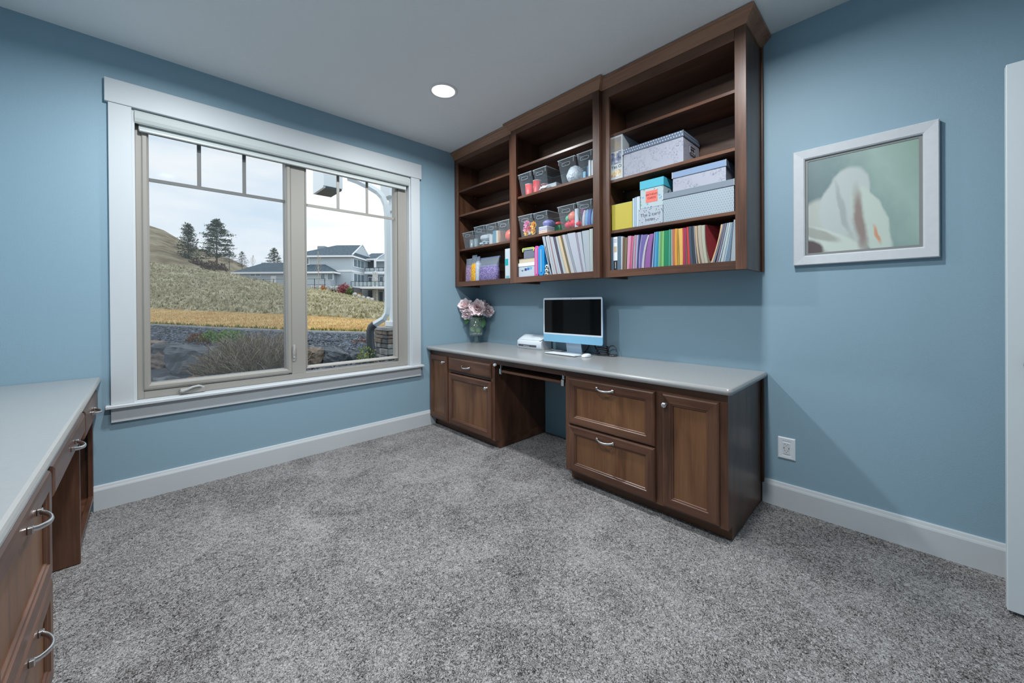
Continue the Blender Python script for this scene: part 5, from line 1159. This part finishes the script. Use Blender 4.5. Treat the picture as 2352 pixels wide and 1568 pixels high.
rock('dark flat-topped boulder lying on a rust-brown boulder', 346, 436, 787, 822, 5.2, 2, R1)
rock('rust-brown blocky boulder under the dark flat one', 318, 402, 812, 880, 5.0, 5, R4)
rock('tan boulder tip behind the dark flat one', 320, 372, 780, 800, 5.6, 8, R3)
rock('large slanted slate boulder beside the bare shrub', 400, 515, 780, 884, 4.7, 12, R2)
rock('low pale boulder at the foot of the stones below the sash corner', 340, 440, 866, 905, 4.3, 21, R5)
rock('small rust-orange stone below the slanted boulder', 428, 472, 862, 890, 4.2, 25, mat('rock_orange', lin=(.32, .20, .12), rough=.8, var=.3))
rock('tan sliced boulder next to the window mullion', 690, 745, 797, 850, 4.8, 31, R3)
rock('rough grey boulder below reddish moss', 748, 806, 794, 850, 4.9, 37, R2)
rock('small pointed grey stone beside the rough grey boulder', 798, 830, 809, 845, 5.0, 41, R5)
# ---- bare twiggy shrub
def twigs(name, label, u, v0, v1, hwpx, d, seed, n, mats, cat='shrub', r=.004, rise=.45, group=None, zbase=None):
    rnd = random.Random(seed); top = pt(u, v0, d); base = pt(u, v1, d); hw = hwpx*d/FPX; H_ = top.z-base.z; m = MB()
    for k in range(n//9):
        a = rnd.uniform(0, 6.28); rr = math.sqrt(rnd.random()); ex, ey = math.cos(a)*rr*hw, math.sin(a)*rr*hw*.75
        zt_ = H_*(1-.62*rr**3.2)*rnd.uniform(.82, 1.0); b0 = Vector((base.x+ex*.30, base.y+ey*.30, base.z)); e = Vector((base.x+ex, base.y+ey, base.z+zt_))
        mid = b0.lerp(e, .5)+Vector((rnd.uniform(-.12, .12)*hw, rnd.uniform(-.12, .12)*hw, .02*H_)); P = [b0, b0.lerp(mid, .5)+Vector((rnd.uniform(-.03, .03)*hw, 0, 0)), mid, mid.lerp(e, .5)+Vector((rnd.uniform(-.04, .04)*hw, 0, 0)), e]
        m.tube(P, r*1.25, 3, mi=rnd.randrange(len(mats)), sm=False, r2=r*.4)
        for q in range(8):
            f = rnd.uniform(.3, .97); p0 = b0.lerp(mid, f*2) if f < .5 else mid.lerp(e, f*2-1); d_ = ((e-b0).normalized()+Vector((rnd.uniform(-1, 1), rnd.uniform(-1, 1), rnd.uniform(-.3, .7)))*.95).normalized(); l_ = H_*rnd.uniform(.10, .26); p1 = p0+d_*l_
            p1.z = min(p1.z, base.z+H_*1.02)
            m.tube([p0, p0.lerp(p1, .5)+Vector((0, 0, .012)), p1], r*.6, 3, mi=rnd.randrange(len(mats)), sm=False, r2=r*.25)
    t = thing(name, label, cat, base, group); m.build('branches', mats, t); return t, base, hw, H_
TW = [mat('twig_tan', lin=(.34, .27, .19), rough=.9), mat('twig_brown', lin=(.20, .155, .11), rough=.9), mat('twig_grey', lin=(.48, .42, .34), rough=.9)]
t, base, hw, H_ = twigs('bare_shrub', 'dense bare brown twiggy shrub close outside the window', 588, 762, 880, 122, 4.4, 3, 3600, TW, r=.0045)
def leaves(parent, name, c, rx, rz, n, size, mats, seed, up=.3):
    rnd = random.Random(seed); m = MB()
    for k in range(n):
        a = Vector((rnd.gauss(0, 1), rnd.gauss(0, 1), rnd.gauss(0, 1))).normalized(); p = Vector(c)+Vector((a.x*rx, a.y*rx, abs(a.z)*rz))*rnd.uniform(.5, 1.0)
        d = (a+Vector((rnd.uniform(-.6, .6), rnd.uniform(-.6, .6), up+rnd.uniform(0, .5)))).normalized(); s_ = d.cross(Vector((rnd.uniform(-1, 1), rnd.uniform(-1, 1), rnd.uniform(-1, 1)))).normalized(); z_ = size*rnd.uniform(.6, 1.3)
        m.mesh([p, p+d*z_*.5+s_*z_*.3, p+d*z_, p+d*z_*.5-s_*z_*.3], [(0, 1, 2, 3)], rnd.randrange(len(mats)))
    return m.build(name, mats, parent)
leaves(t, 'dry_leaves', base+Vector((0, 0, H_*.35)), hw*.9, H_*.62, 500, .018, [mat('dry_leaf_olive', lin=(.20, .18, .10), rough=.9), mat('dry_leaf_brown', lin=(.24, .165, .105), rough=.9)], 6)
def plant(label, u, v0, v1, hwpx, d, seed, n, size, mats, name='ground_plant', group='low plants in the gravel'):
    base = pt(u, v1, d); top = pt(u, v0, d); t = thing(name, label, 'plant', base, group); leaves(t, 'foliage', base-Vector((0, 0, .01)), hwpx*d/FPX, top.z-base.z, n, size, mats, seed); return t
GR = [mat('leaf_fresh', lin=(.22, .36, .08), rough=.7), mat('leaf_mid', lin=(.14, .25, .06), rough=.7)]; RD = [mat('leaf_rust', lin=(.30, .11, .06), rough=.8), mat('leaf_russet', lin=(.20, .075, .05), rough=.8), mat('leaf_olive', lin=(.16, .15, .06), rough=.8)]
plant('fresh green low plant beside russet plants', 490, 759, 784, 26, 6.2, 1, 420, .042, GR)
plant('fresh green spreading plant behind the bare shrub', 532, 757, 786, 34, 6.1, 2, 560, .042, GR)
plant('russet low plant on the gravel near the green ones', 453, 763, 784, 20, 6.4, 3, 320, .04, RD)
plant('small russet plant in front of another russet one', 468, 772, 790, 12, 6.0, 4, 140, .03, RD)
plant('reddish moss plant growing between two boulders', 762, 793, 826, 18, 4.95, 5, 320, .022, RD)
plant('russet feathery plant near the downspout', 830, 774, 792, 20, 6.3, 6, 220, .03, RD)
plant('olive and yellow leafy plant at the foot of the downspout', 842, 792, 834, 24, 4.8, 7, 300, .03, GR+[mat('leaf_yellow', lin=(.36, .30, .10), rough=.8)])
plant('dark small plant beside the downspout bend', 855, 738, 758, 6, 6.8, 8, 60, .03, [GR[1]])
plant('red-tinted low plant under the boulders at the sash corner', 362, 873, 892, 18, 4.1, 9, 160, .02, RD)
# ---- stone pier, post, downspout
c0 = pt(890, 760, 5.0); PX0, PY0 = c0.x, c0.y; PWD = .36
sp_ = thing('stone_pier', 'ledge stone pier with flat cap outside the window', 'pier', (PX0+PWD/2, PY0+PWD/2, .05))
zc = pt(890, 752, 5.0).z
B(PX0+.02, PX0+PWD-.02, PY0+.02, PY0+PWD-.02, .05, zc-.045).build('core', mat('mortar_dark', lin=(.05, .05, .05), rough=.9), sp_)
B(PX0-.03, PX0+PWD+.03, PY0-.03, PY0+PWD+.03, zc-.045, zc, .006).build('cap_stone', mat('cap_grey', lin=(.33, .33, .32), rough=.8, var=.15, vscale=12), sp_)
ST = [mat('ledge_grey', lin=(.30, .30, .29), rough=.8, var=.3, vscale=20, bump=.7, bscale=30), mat('ledge_brown', lin=(.21, .17, .14), rough=.8, var=.3, vscale=20, bump=.7, bscale=30), mat('ledge_dark', lin=(.13, .135, .14), rough=.8, var=.3, vscale=20, bump=.7, bscale=30)]
rnd = random.Random(5); z = .06; row = 0
while z < zc-.06:
    h = rnd.choice((.05, .065, .085)); h = min(h, zc-.047-z)
    for face in (0, 1):
        q = 0.0
        while q < PWD-.02:
            w_ = min(rnd.uniform(.10, .24), PWD-q)
            if PWD-q-w_ < .06: w_ = PWD-q
            e = rnd.uniform(.0, .03)
            if face == 0: o = B(PX0-e, PX0+.05, PY0+q+.003, PY0+q+w_-.003, z+.003, z+h-.003, .008)
            else: o = B(PX0+q+.003, PX0+q+w_-.003, PY0-e, PY0+.05, z+.003, z+h-.003, .008)
            o.build('stone', rnd.choice(ST), sp_); q += w_
    z += h; row += 1
po = thing('porch_post', 'white porch post with moulded foot standing on the stone pier', 'post', (PX0+.17, PY0+.17, zc))
PWM = mat('exterior_white', lin=(.74, .79, .81), rough=.5)
B(PX0+.13, PX0+.29, PY0+.05, PY0+.21, zc, 3.35, .004).build('shaft', PWM, po); B(PX0+.085, PX0+.335, PY0+.01, PY0+.255, zc, zc+.08, .01).build('foot_moulding', PWM, po); B(PX0+.095, PX0+.325, PY0+.02, PY0+.25, 2.42, 2.5, .01).build('neck_moulding', PWM, po)
ds = thing('downspout', 'white rain downspout with dark lower pipe beside the stone pier', 'downspout', pt(860, 828, 4.87))
DP = 4.87
up = [pt(u, v, DP) for u, v in ((800, 408), (822, 416), (850, 430), (868, 441), (879, 453), (886, 470), (889, 490), (890, 560), (890, 640), (890, 705), (888, 720), (881, 732), (868, 740), (858, 746))]
MB().tube(up, .040, 4, flat=(1.0, 1.0), sm=False).build('white_pipe', PWM, ds)
MB().tube([pt(u, v, DP) for u, v in ((860, 745), (853, 751), (850, 760), (850.5, 785), (855, 812), (859, 838))], .047, 10).build('dark_pipe', mat('drain_black', lin=(.05, .06, .068), rough=.5), ds)
pr_ = thing('porch_roof', 'white porch eave corner with dark soffit seen at the window head', 'eave', pt(780, 432, 5.0))
e0 = pt(742, 430, 5.0); zt_ = pt(742, 340, 5.0).z
B(e0.x, e0.x+.03, e0.y, e0.y+.42, e0.z, zt_).build('fascia', PWM, pr_)
B(e0.x, e0.x+.24, e0.y-.03, e0.y, e0.z+.02, zt_).build('fascia', PWM, pr_)
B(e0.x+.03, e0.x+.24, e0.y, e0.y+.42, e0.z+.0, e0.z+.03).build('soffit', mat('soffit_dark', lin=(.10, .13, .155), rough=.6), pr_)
B(PX0+.05, PX0+2.2, PY0+.02, PY0+.28, 2.62, 3.0).build('porch_beam', PWM, pr_)
# ---- pines
PN = [mat('needle_dark', lin=(.042, .075, .045), rough=.8), mat('needle_mid', lin=(.075, .12, .068), rough=.8), mat('needle_pale', lin=(.12, .165, .095), rough=.8)]; BK = mat('pine_bark', lin=(.12, .085, .065), rough=.9)
def pine(label, u, vb, vt, hwpx, d, seed, n=2600, full=.55, start=.18, group='pines on the hill'):
    rnd = random.Random(seed); base = pt(u, vb, d); h = pt(u, vt, d).z-base.z; hw = hwpx*d/FPX
    t = thing('pine_tree', label, 'tree', base-Vector((0, 0, 1.5)), group)
    MB().tube([base-Vector((0, 0, 1.5)), base+Vector((0, 0, h*.5)), base+Vector((0, 0, h*.97))], .022*h, 6, r2=.03).build('trunk', BK, t)
    mb = MB(); ml = MB(); nb = 84; ang = 0.0
    for k in range(nb):
        f = start+(1-start)*(k/nb); ang += 2.4+rnd.uniform(-.5, .5); a = ang; g = (f-start)/(1-start); r_ = hw*(1-g**1.5)**.8*rnd.uniform(.55, 1.06)*(.55+.45*min(1, g*4+.25))+.02*h
        p0 = base+Vector((0, 0, h*f)); tip = p0+Vector((math.cos(a)*r_, math.sin(a)*r_, h*.05*rnd.uniform(-.5, 1.2)))
        mb.tube([p0, p0.lerp(tip, .5)+Vector((0, 0, -.01*h)), tip], .005*h, 3, sm=False, r2=.01)
        for q in range(n//nb):
            s = rnd.uniform(.18, 1.04)**.8; c = p0.lerp(tip, s)+Vector((rnd.gauss(0, 1)*.026*h, rnd.gauss(0, 1)*.026*h, rnd.gauss(0, 1)*.014*h)); z_ = .030*h*rnd.uniform(.6, 1.4)
            v1 = Vector((rnd.uniform(-1, 1), rnd.uniform(-1, 1), rnd.uniform(-.5, .8)))*z_; v2 = Vector((rnd.uniform(-1, 1), rnd.uniform(-1, 1), rnd.uniform(-.5, .8)))*z_
            ml.mesh([c, c+v1, c+v2], [(0, 1, 2)], rnd.choice((0, 0, 1, 1, 2)))
    mb.build('branches', BK, t); ml.build('needles', PN, t); return t
pine('slender tall pine on the hill to the side of a broader pine', 433, 612, 515, 25, 100, 1, 3400, start=.16)
pine('broad tall pine on the hill beside a slender pine', 498, 602, 508, 46, 98, 2, 7600, start=.10)
pine('short pine growing at the foot of the broad pine', 527, 606, 576, 20, 100, 3, 2400, start=.05)
pine('small bushy pine just above the low house roof end', 556, 614, 578, 16, 96, 4, 2200, start=.05)
pine('round-topped pine behind the low house roof', 630, 625, 572, 27, 112, 5, 4600, start=.08)
# ---- bare saplings and bushes
def sapling(label, u, vb, vt, d, seed, spread):
    rnd = random.Random(seed); base = pt(u, vb, d); h = pt(u, vt, d).z-base.z; t = thing('bare_sapling', label, 'tree', base-Vector((0, 0, .5)), 'bare saplings')
    m = MB(); m.tube([base-Vector((0, 0, .5)), base+Vector((0, 0, h*.5)), base+Vector((0, 0, h))], .012*h, 5, r2=.02); m.build('trunk', TW[2], t); m = MB()
    for k in range(26):
        f = rnd.uniform(.25, .95); a = rnd.uniform(0, 6.28); l_ = h*spread*(1.1-f); p0 = base+Vector((0, 0, h*f)); m.tube([p0, p0+Vector((math.cos(a)*l_*.5, math.sin(a)*l_*.5, l_*.7)), p0+Vector((math.cos(a)*l_*.7, math.sin(a)*l_*.7, l_*1.5))], .004*h, 3, sm=False, r2=.012)
    m.build('branches', TW[2], t)
sapling('bare sapling standing before the big house', 732, 664, 576, 66, 3, .20)
sapling('bare sapling on the ridge by the low house roof', 581, 624, 586, 92, 4, .35)
def farbush(label, u, v0, v1, hw, d, seed, mats, n=420, size=.35, name='bush'):
    base = pt(u, v1, d); top = pt(u, v0, d); t = thing(name, label, 'bush', base-Vector((0, 0, .3)), 'bushes by the houses'); leaves(t, 'foliage', base-Vector((0, 0, .3)), hw*d/FPX, top.z-base.z+.3, n, size, mats, seed); return t
farbush('dark brown brush on the hill under the broad pine', 492, 600, 624, 26, 92, 1, [mat('brush_brown', lin=(.10, .07, .055), rough=.9), mat('brush_umber', lin=(.15, .105, .08), rough=.9)], 700, .5)
farbush('second brown brush patch lower on the far hill', 452, 596, 612, 20, 94, 2, [mat('brush_brown', lin=(.10, .07, .055), rough=.9), mat('brush_umber', lin=(.15, .105, .08), rough=.9)], 400, .5)
farbush('round orange bush at the foot of the big house', 743, 655, 667, 6, 64, 3, [mat('bush_orange', lin=(.50, .22, .07), rough=.9)], 260, .25)
farbush('magenta-red twiggy bush before the big house', 790, 651, 671, 13, 66, 4, [mat('bush_red', lin=(.30, .07, .10), rough=.9), mat('bush_rose', lin=(.42, .17, .19), rough=.9)], 420, .4)
farbush('upright green bush by the lower deck', 804, 658, 680, 8, 65, 5, [mat('bush_green', lin=(.16, .22, .08), rough=.9), mat('bush_dgreen', lin=(.09, .14, .05), rough=.9)], 420, .3)
farbush('low orange and green bush beside the deck column', 826, 672, 682, 8, 66, 6, [mat('bush_olive', lin=(.28, .30, .12), rough=.9), mat('bush_orange', lin=(.50, .22, .07), rough=.9)], 260, .25)
# ---- the big house and its low wing: house frame (a = right, b = away, z)
RH = Vector((_r0.x, _r0.y, 0)).normalized(); FH = Vector((-RH.y, RH.x, 0)); HM = Matrix(((RH.x, FH.x, 0, CAM.x), (RH.y, FH.y, 0, CAM.y), (0, 0, 1, 0), (0, 0, 0, 1)))
def ha(u, d): return (pt(u, 640, d)-CAM).dot(RH)
def hzv(u, v, d): return pt(u, v, d).z
SID = None
def siding():
    m_, t, b = newmat('lap_siding'); tx = N(t, 'ShaderNodeTexCoord'); sp = N(t, 'ShaderNodeSeparateXYZ'); L(t, tx.outputs['Object'], sp.inputs[0])
    w_ = N(t, 'ShaderNodeMath', operation='FRACT'); d_ = N(t, 'ShaderNodeMath', operation='MULTIPLY'); d_.inputs[1].default_value = 3.6; L(t, sp.outputs[2], d_.inputs[0]); L(t, d_.outputs[0], w_.inputs[0])
    L(t, ramp(t, w_.outputs[0], [(0, (.33, .40, .46)), (.12, (.49, .565, .62)), (1, (.53, .605, .66))]), b.inputs['Base Color']); b.inputs['Roughness'].default_value = .7; return m_
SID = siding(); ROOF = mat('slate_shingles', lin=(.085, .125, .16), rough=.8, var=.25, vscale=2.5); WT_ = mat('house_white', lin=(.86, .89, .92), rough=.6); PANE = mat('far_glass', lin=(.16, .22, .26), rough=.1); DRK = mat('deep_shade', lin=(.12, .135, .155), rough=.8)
STN = mat('far_stone', lin=(.50, .50, .48), rough=.9, var=.4, vscale=4)
hs = thing('far_house', 'large grey-blue house with low wing, white trim, decks and slate roofs', 'house', HM @ Vector((-36, 75, 1.5)))
def hb(name, m_, a0, a1, b0, b1, z0, z1, parent=None): return B(a0, a1, b0, b1, z0, z1).build(name, m_, parent or hs, xf=HM)
def hmesh(name, m_, vs, fs, parent=None): return MB().mesh(vs, fs).build(name, m_, parent or hs, xf=HM)
aR = ha(805, 72)+.15; zE = hzv(770, 588, 72); zG = -1.0
hb('wall', SID, -42.2, aR, 72, 80.5, zG, zE)
aP = aR+.5; zP = hzv(830, 563, 76.4)
hmesh('roof', ROOF, [(-42.8, 71.4, zE), (aP, 71.4, zE), (aP, 81.2, zE), (-42.8, 81.2, zE), (-35.2, 76.3, zP), (aP, 76.3, zP)], [(0, 1, 5, 4), (2, 3, 4, 5), (3, 0, 4), (1, 2, 5), (0, 3, 2, 1)])
gw = hmesh('gable_wall', SID, [(aP+.02, 72.4, zE+.7), (aP+.02, 80.2, zE+.7), (aP+.02, 76.3, zP-.15)], [(0, 1, 2)])
for (b0, b1) in ((71.3, 76.3), (81.3, 76.3)):
    hmesh('gable_trim', WT_, [(aP+.05, b0, zE+.0), (aP+.05, b1, zP), (aP+.05, b1, zP+.22), (aP+.05, b0, zE+.22), (aP-.1, b0, zE), (aP-.1, b1, zP), (aP-.1, b1, zP+.22), (aP-.1, b0, zE+.22)], [(0, 1, 2, 3), (4, 7, 6, 5), (0, 4, 5, 1), (3, 2, 6, 7)])
hb('eave_trim', WT_, -42.9, aP+.05, 71.2, 71.45, zE-.25, zE+.05); hb('eave_trim', WT_, aP, aP+.08, 71.3, 81, zE-.25, zE+.05)
cz0 = hzv(740, 570, 76); hb('chimney', mat('chimney_grey', lin=(.30, .34, .38), rough=.8), ha(732, 76), ha(748, 76), 75.6, 77, cz0-1.2, hzv(740, 565.5, 76))
zb0 = hzv(790, 624, 72); zb1 = hzv(790, 620, 72)
hb('floor_band', WT_, -42.2, aR+.06, 71.9, 72, zb0, zb1); hb('floor_band', WT_, aR, aR+.08, 71.9, 80.5, zb0, zb1)
def hwin(a0, a1, z0, z1, b, n=1):
    f = hb('window', WT_, a0, a1, b-.12, b, z0, z1)
    w_ = (a1-a0)/n
    for i in range(n): B(a0+i*w_+.14, a0+(i+1)*w_-.14, b-.16, b-.11, z0+.16, z1-.16).build('pane', PANE, f, xf=HM)
def hwin_s(b0, b1, z0, z1, a, n=3):
    f = hb('window', WT_, a, a+.12, b0, b1, z0, z1); w_ = (b1-b0)/n
    for i in range(n): B(a+.11, a+.16, b0+i*w_+.14, b0+(i+1)*w_-.14, z0+.16, z1-.16).build('pane', PANE, f, xf=HM)
hwin(ha(700, 72), ha(711.5, 72), hzv(706, 608, 72), hzv(706, 591.5, 72), 72)
hwin_s(72.9, 77.9, hzv(811, 613, 73), hzv(811, 592.5, 73), aR); hwin_s(72.9, 77.9, hzv(811, 648, 73), hzv(811, 626, 73), aR)
# deck wing to the right
aD0, aD1 = aR+.0, ha(960, 80)
hb('wall', SID, aD0, aD1, 80.6, 88, zG, hzv(860, 596, 80))
zr0 = hzv(860, 595, 79); zr1 = hzv(865, 580, 83)
hmesh('roof', ROOF, [(aD0-.5, 78.4, zr0), (aD1, 78.4, zr0), (aD1, 90, zr0), (aD0-.5, 90, zr0), (aD0-.5, 84, zr1), (aD1, 84, zr1)], [(0, 1, 5, 4), (2, 3, 4, 5), (0, 4, 3), (1, 2, 5), (0, 3, 2, 1)])
hb('eave_trim', WT_, aD0-.1, aD1, 78.2, 78.45, zr0-.3, zr0+.05)
hmesh('porch_gable', SID, [(ha(866, 77), 76.9, hzv(866, 597, 77)), (ha(905, 77), 76.9, hzv(866, 597, 77)), (ha(885.5, 77), 76.9, hzv(885, 583, 77))], [(0, 1, 2)])
hmesh('gable_trim', WT_, [(ha(864, 77), 76.7, hzv(866, 598, 77)), (ha(885.5, 77), 76.7, hzv(885, 583, 77)), (ha(885.5, 77), 76.7, hzv(885, 580.5, 77)), (ha(862, 77), 76.7, hzv(866, 596, 77))], [(0, 1, 2, 3)])
hb('eave_trim', WT_, ha(862, 77), ha(908, 77), 76.6, 77.2, hzv(866, 600, 77), hzv(866, 597, 77))
hb('recess_shade', DRK, ha(842, 80), ha(857, 80), 80.4, 80.55, hzv(850, 617, 80), hzv(850, 597, 80))  # flat dark sheets: shade behind and under the decks put in as colour
hb('recess_shade', DRK, ha(843, 80), ha(858, 80), 80.4, 80.55, hzv(850, 655, 80), hzv(850, 631, 80))
f = hb('deck_door', WT_, ha(844.5, 80), ha(854, 80), 80.3, 80.4, hzv(850, 654, 80), hzv(850, 635, 80)); B(ha(846, 80), ha(852.5, 80), 80.24, 80.3, hzv(850, 652, 80), hzv(850, 637, 80)).build('pane', PANE, f, xf=HM)
hb('recess_shade', DRK, ha(842, 80), ha(857.5, 80), 80.4, 80.55, zG, hzv(850, 665, 80))
hwin(ha(870, 80), ha(890, 80), hzv(880, 655, 80), hzv(880, 634, 80), 80.5, 2); hwin(ha(868, 80), ha(890, 80), zG+1.5, hzv(880, 668, 80), 80.5, 2)
hb('upper_deck', WT_, ha(841, 77), ha(905, 77), 76.2, 80.5, hzv(860, 629, 77), hzv(860, 624, 77))
hb('lower_deck', WT_, ha(806.5, 70), ha(905, 75), 70.8, 80.5, hzv(840, 663, 71.5), hzv(840, 658, 71.5))
def railing(a0, a1, b, z0, z1, n, parent=None):
    f = hb('railing', BLACK, a0, a1, b-.03, b+.03, z1-.08, z1)
    for i in range(n+1): aa = a0+(a1-a0)*i/n; B(aa-.04, aa+.04, b-.04, b+.04, z0, z1).build('baluster_post', BLACK, f, xf=HM)
    B(a0, a1, b-.01, b+.01, z0+.15, z1-.12).build('glass_panel', mat('railing_glass', lin=(.42, .50, .54), rough=.1), f, xf=HM)
railing(ha(807, 71), ha(904, 75), 70.95, hzv(840, 658, 71.5), hzv(840, 646, 71.5), 9)
railing(ha(842, 77), ha(904, 77), 76.3, hzv(860, 624, 77), hzv(860, 615, 77), 6)
zd_ = hzv(860, 626, 74)
hb('stone_column', STN, ha(857.5, 74), ha(866.5, 74), 73.5, 74.4, zG, zd_); hb('white_column', WT_, ha(860, 76.5), ha(864, 76.5), 76.3, 76.7, zd_, zr0-.2)
hb('stone_column', STN, ha(814, 72), ha(823, 72), 71.5, 72.3, zG, hzv(818, 661, 72))
# low wing
hw_ = hs
zw = hzv(700, 624.5, 69.5); aW0, aW1 = ha(548, 69.5), ha(768, 69.5); zwr = hzv(620, 603, 72.5)
B(aW0, aW1-.9, 69.8, 71.9, zG, zw).build('wall', SID, hw_, xf=HM)
MB().mesh([(aW0-1.1, 69.2, zw), (aW1, 69.2, zw), (aW1, 76.5, zw), (aW0-1.1, 76.5, zw), (ha(606, 72.8), 72.8, zwr), (ha(742, 72.8), 72.8, zwr)], [(0, 1, 5, 4), (2, 3, 4, 5), (3, 0, 4), (1, 2, 5), (0, 3, 2, 1)]).build('roof', ROOF, hw_, xf=HM)
B(aW0-1.15, aW1+.05, 69.1, 69.25, zw-.28, zw+.04).build('eave_trim', WT_, hw_, xf=HM); B(aW1-.05, aW1+.1, 69.1, 71.9, zw-.28, zw+.04).build('eave_trim', WT_, hw_, xf=HM)
def wwin(a0, a1, z0, z1, n, nm='window', pm=PANE):
    f = B(a0, a1, 69.68, 69.8, z0, z1).build(nm, WT_, hw_, xf=HM); w_ = (a1-a0)/n
    for i in range(n): B(a0+i*w_+.10, a0+(i+1)*w_-.10, 69.62, 69.69, z0+.12, z1-.12).build('pane', pm, f, xf=HM)
wwin(ha(576, 69.8), ha(600, 69.8), hzv(588, 635, 69.8), hzv(588, 628, 69.8), 2); wwin(ha(623, 69.8), ha(635, 69.8), hzv(628, 652, 69.8), hzv(628, 633.5, 69.8), 1, 'garden_door', WT_)
wwin(ha(736.5, 69.8), ha(748, 69.8), hzv(742, 642, 69.8), hzv(742, 626.5, 69.8), 1); wwin(ha(752.5, 69.8), ha(766, 69.8), hzv(760, 643, 69.8), hzv(760, 627, 69.8), 1)
# thin dark metal fence before the wing
fn = thing('metal_fence', 'thin dark metal fence running before the low wing of the house', 'fence', HM @ Vector((ha(650, 66), 66, hzv(650, 655, 66))))
for dz in (.05, 1.05): B(ha(556, 66), ha(748, 66), 65.98, 66.02, hzv(680, 655, 66)+dz, hzv(680, 655, 66)+dz+.05).build('rail', BLACK, fn, xf=HM)
for i in range(9): a_ = ha(558+23.5*i, 66); B(a_-.035, a_+.035, 65.96, 66.04, zG, hzv(680, 655, 66)+1.15).build('post', BLACK, fn, xf=HM)
# stone retaining wall
rw = thing('retaining_wall', 'pale boulder retaining wall at the foot of the big house', 'wall', HM @ Vector((ha(775, 67), 67, 2)))
rnd = random.Random(8)
for i in range(15):
    uu = 716+6.4*i; cpt = HM.inverted() @ pt(uu, 661+.02*(uu-716), 67.5)
    MB().blob(cpt, (rnd.uniform(.25, .42), .35, rnd.uniform(.38, .5)), (6, 8), .35, 2, seed=i, sm=False).build('stone', STN, rw, xf=HM)
B(ha(705, 67.8), ha(812, 67.8), 67.9, 71.5, zG, hzv(760, 660, 67.8)).build('soil', mat('mulch_dark', lin=(.12, .125, .14), rough=.9), rw, xf=HM)
for i, (uu, vv) in enumerate(((815, 676), (824, 680), (834, 684), (845, 686), (854, 688))):
    tag(MB().blob(pt(uu, vv, 62), (.36, .34, .34), (7, 9), .4, 2, seed=i+40, sm=False).build('garden_rock', STN), ('pale garden rock by the green bush', 'pale garden rock under the low orange bush', 'pale garden rock beside another midway to the column', 'pale garden rock near the deck column', 'pale garden rock at the deck column foot')[i], 'rock', 'garden rocks below the deck')
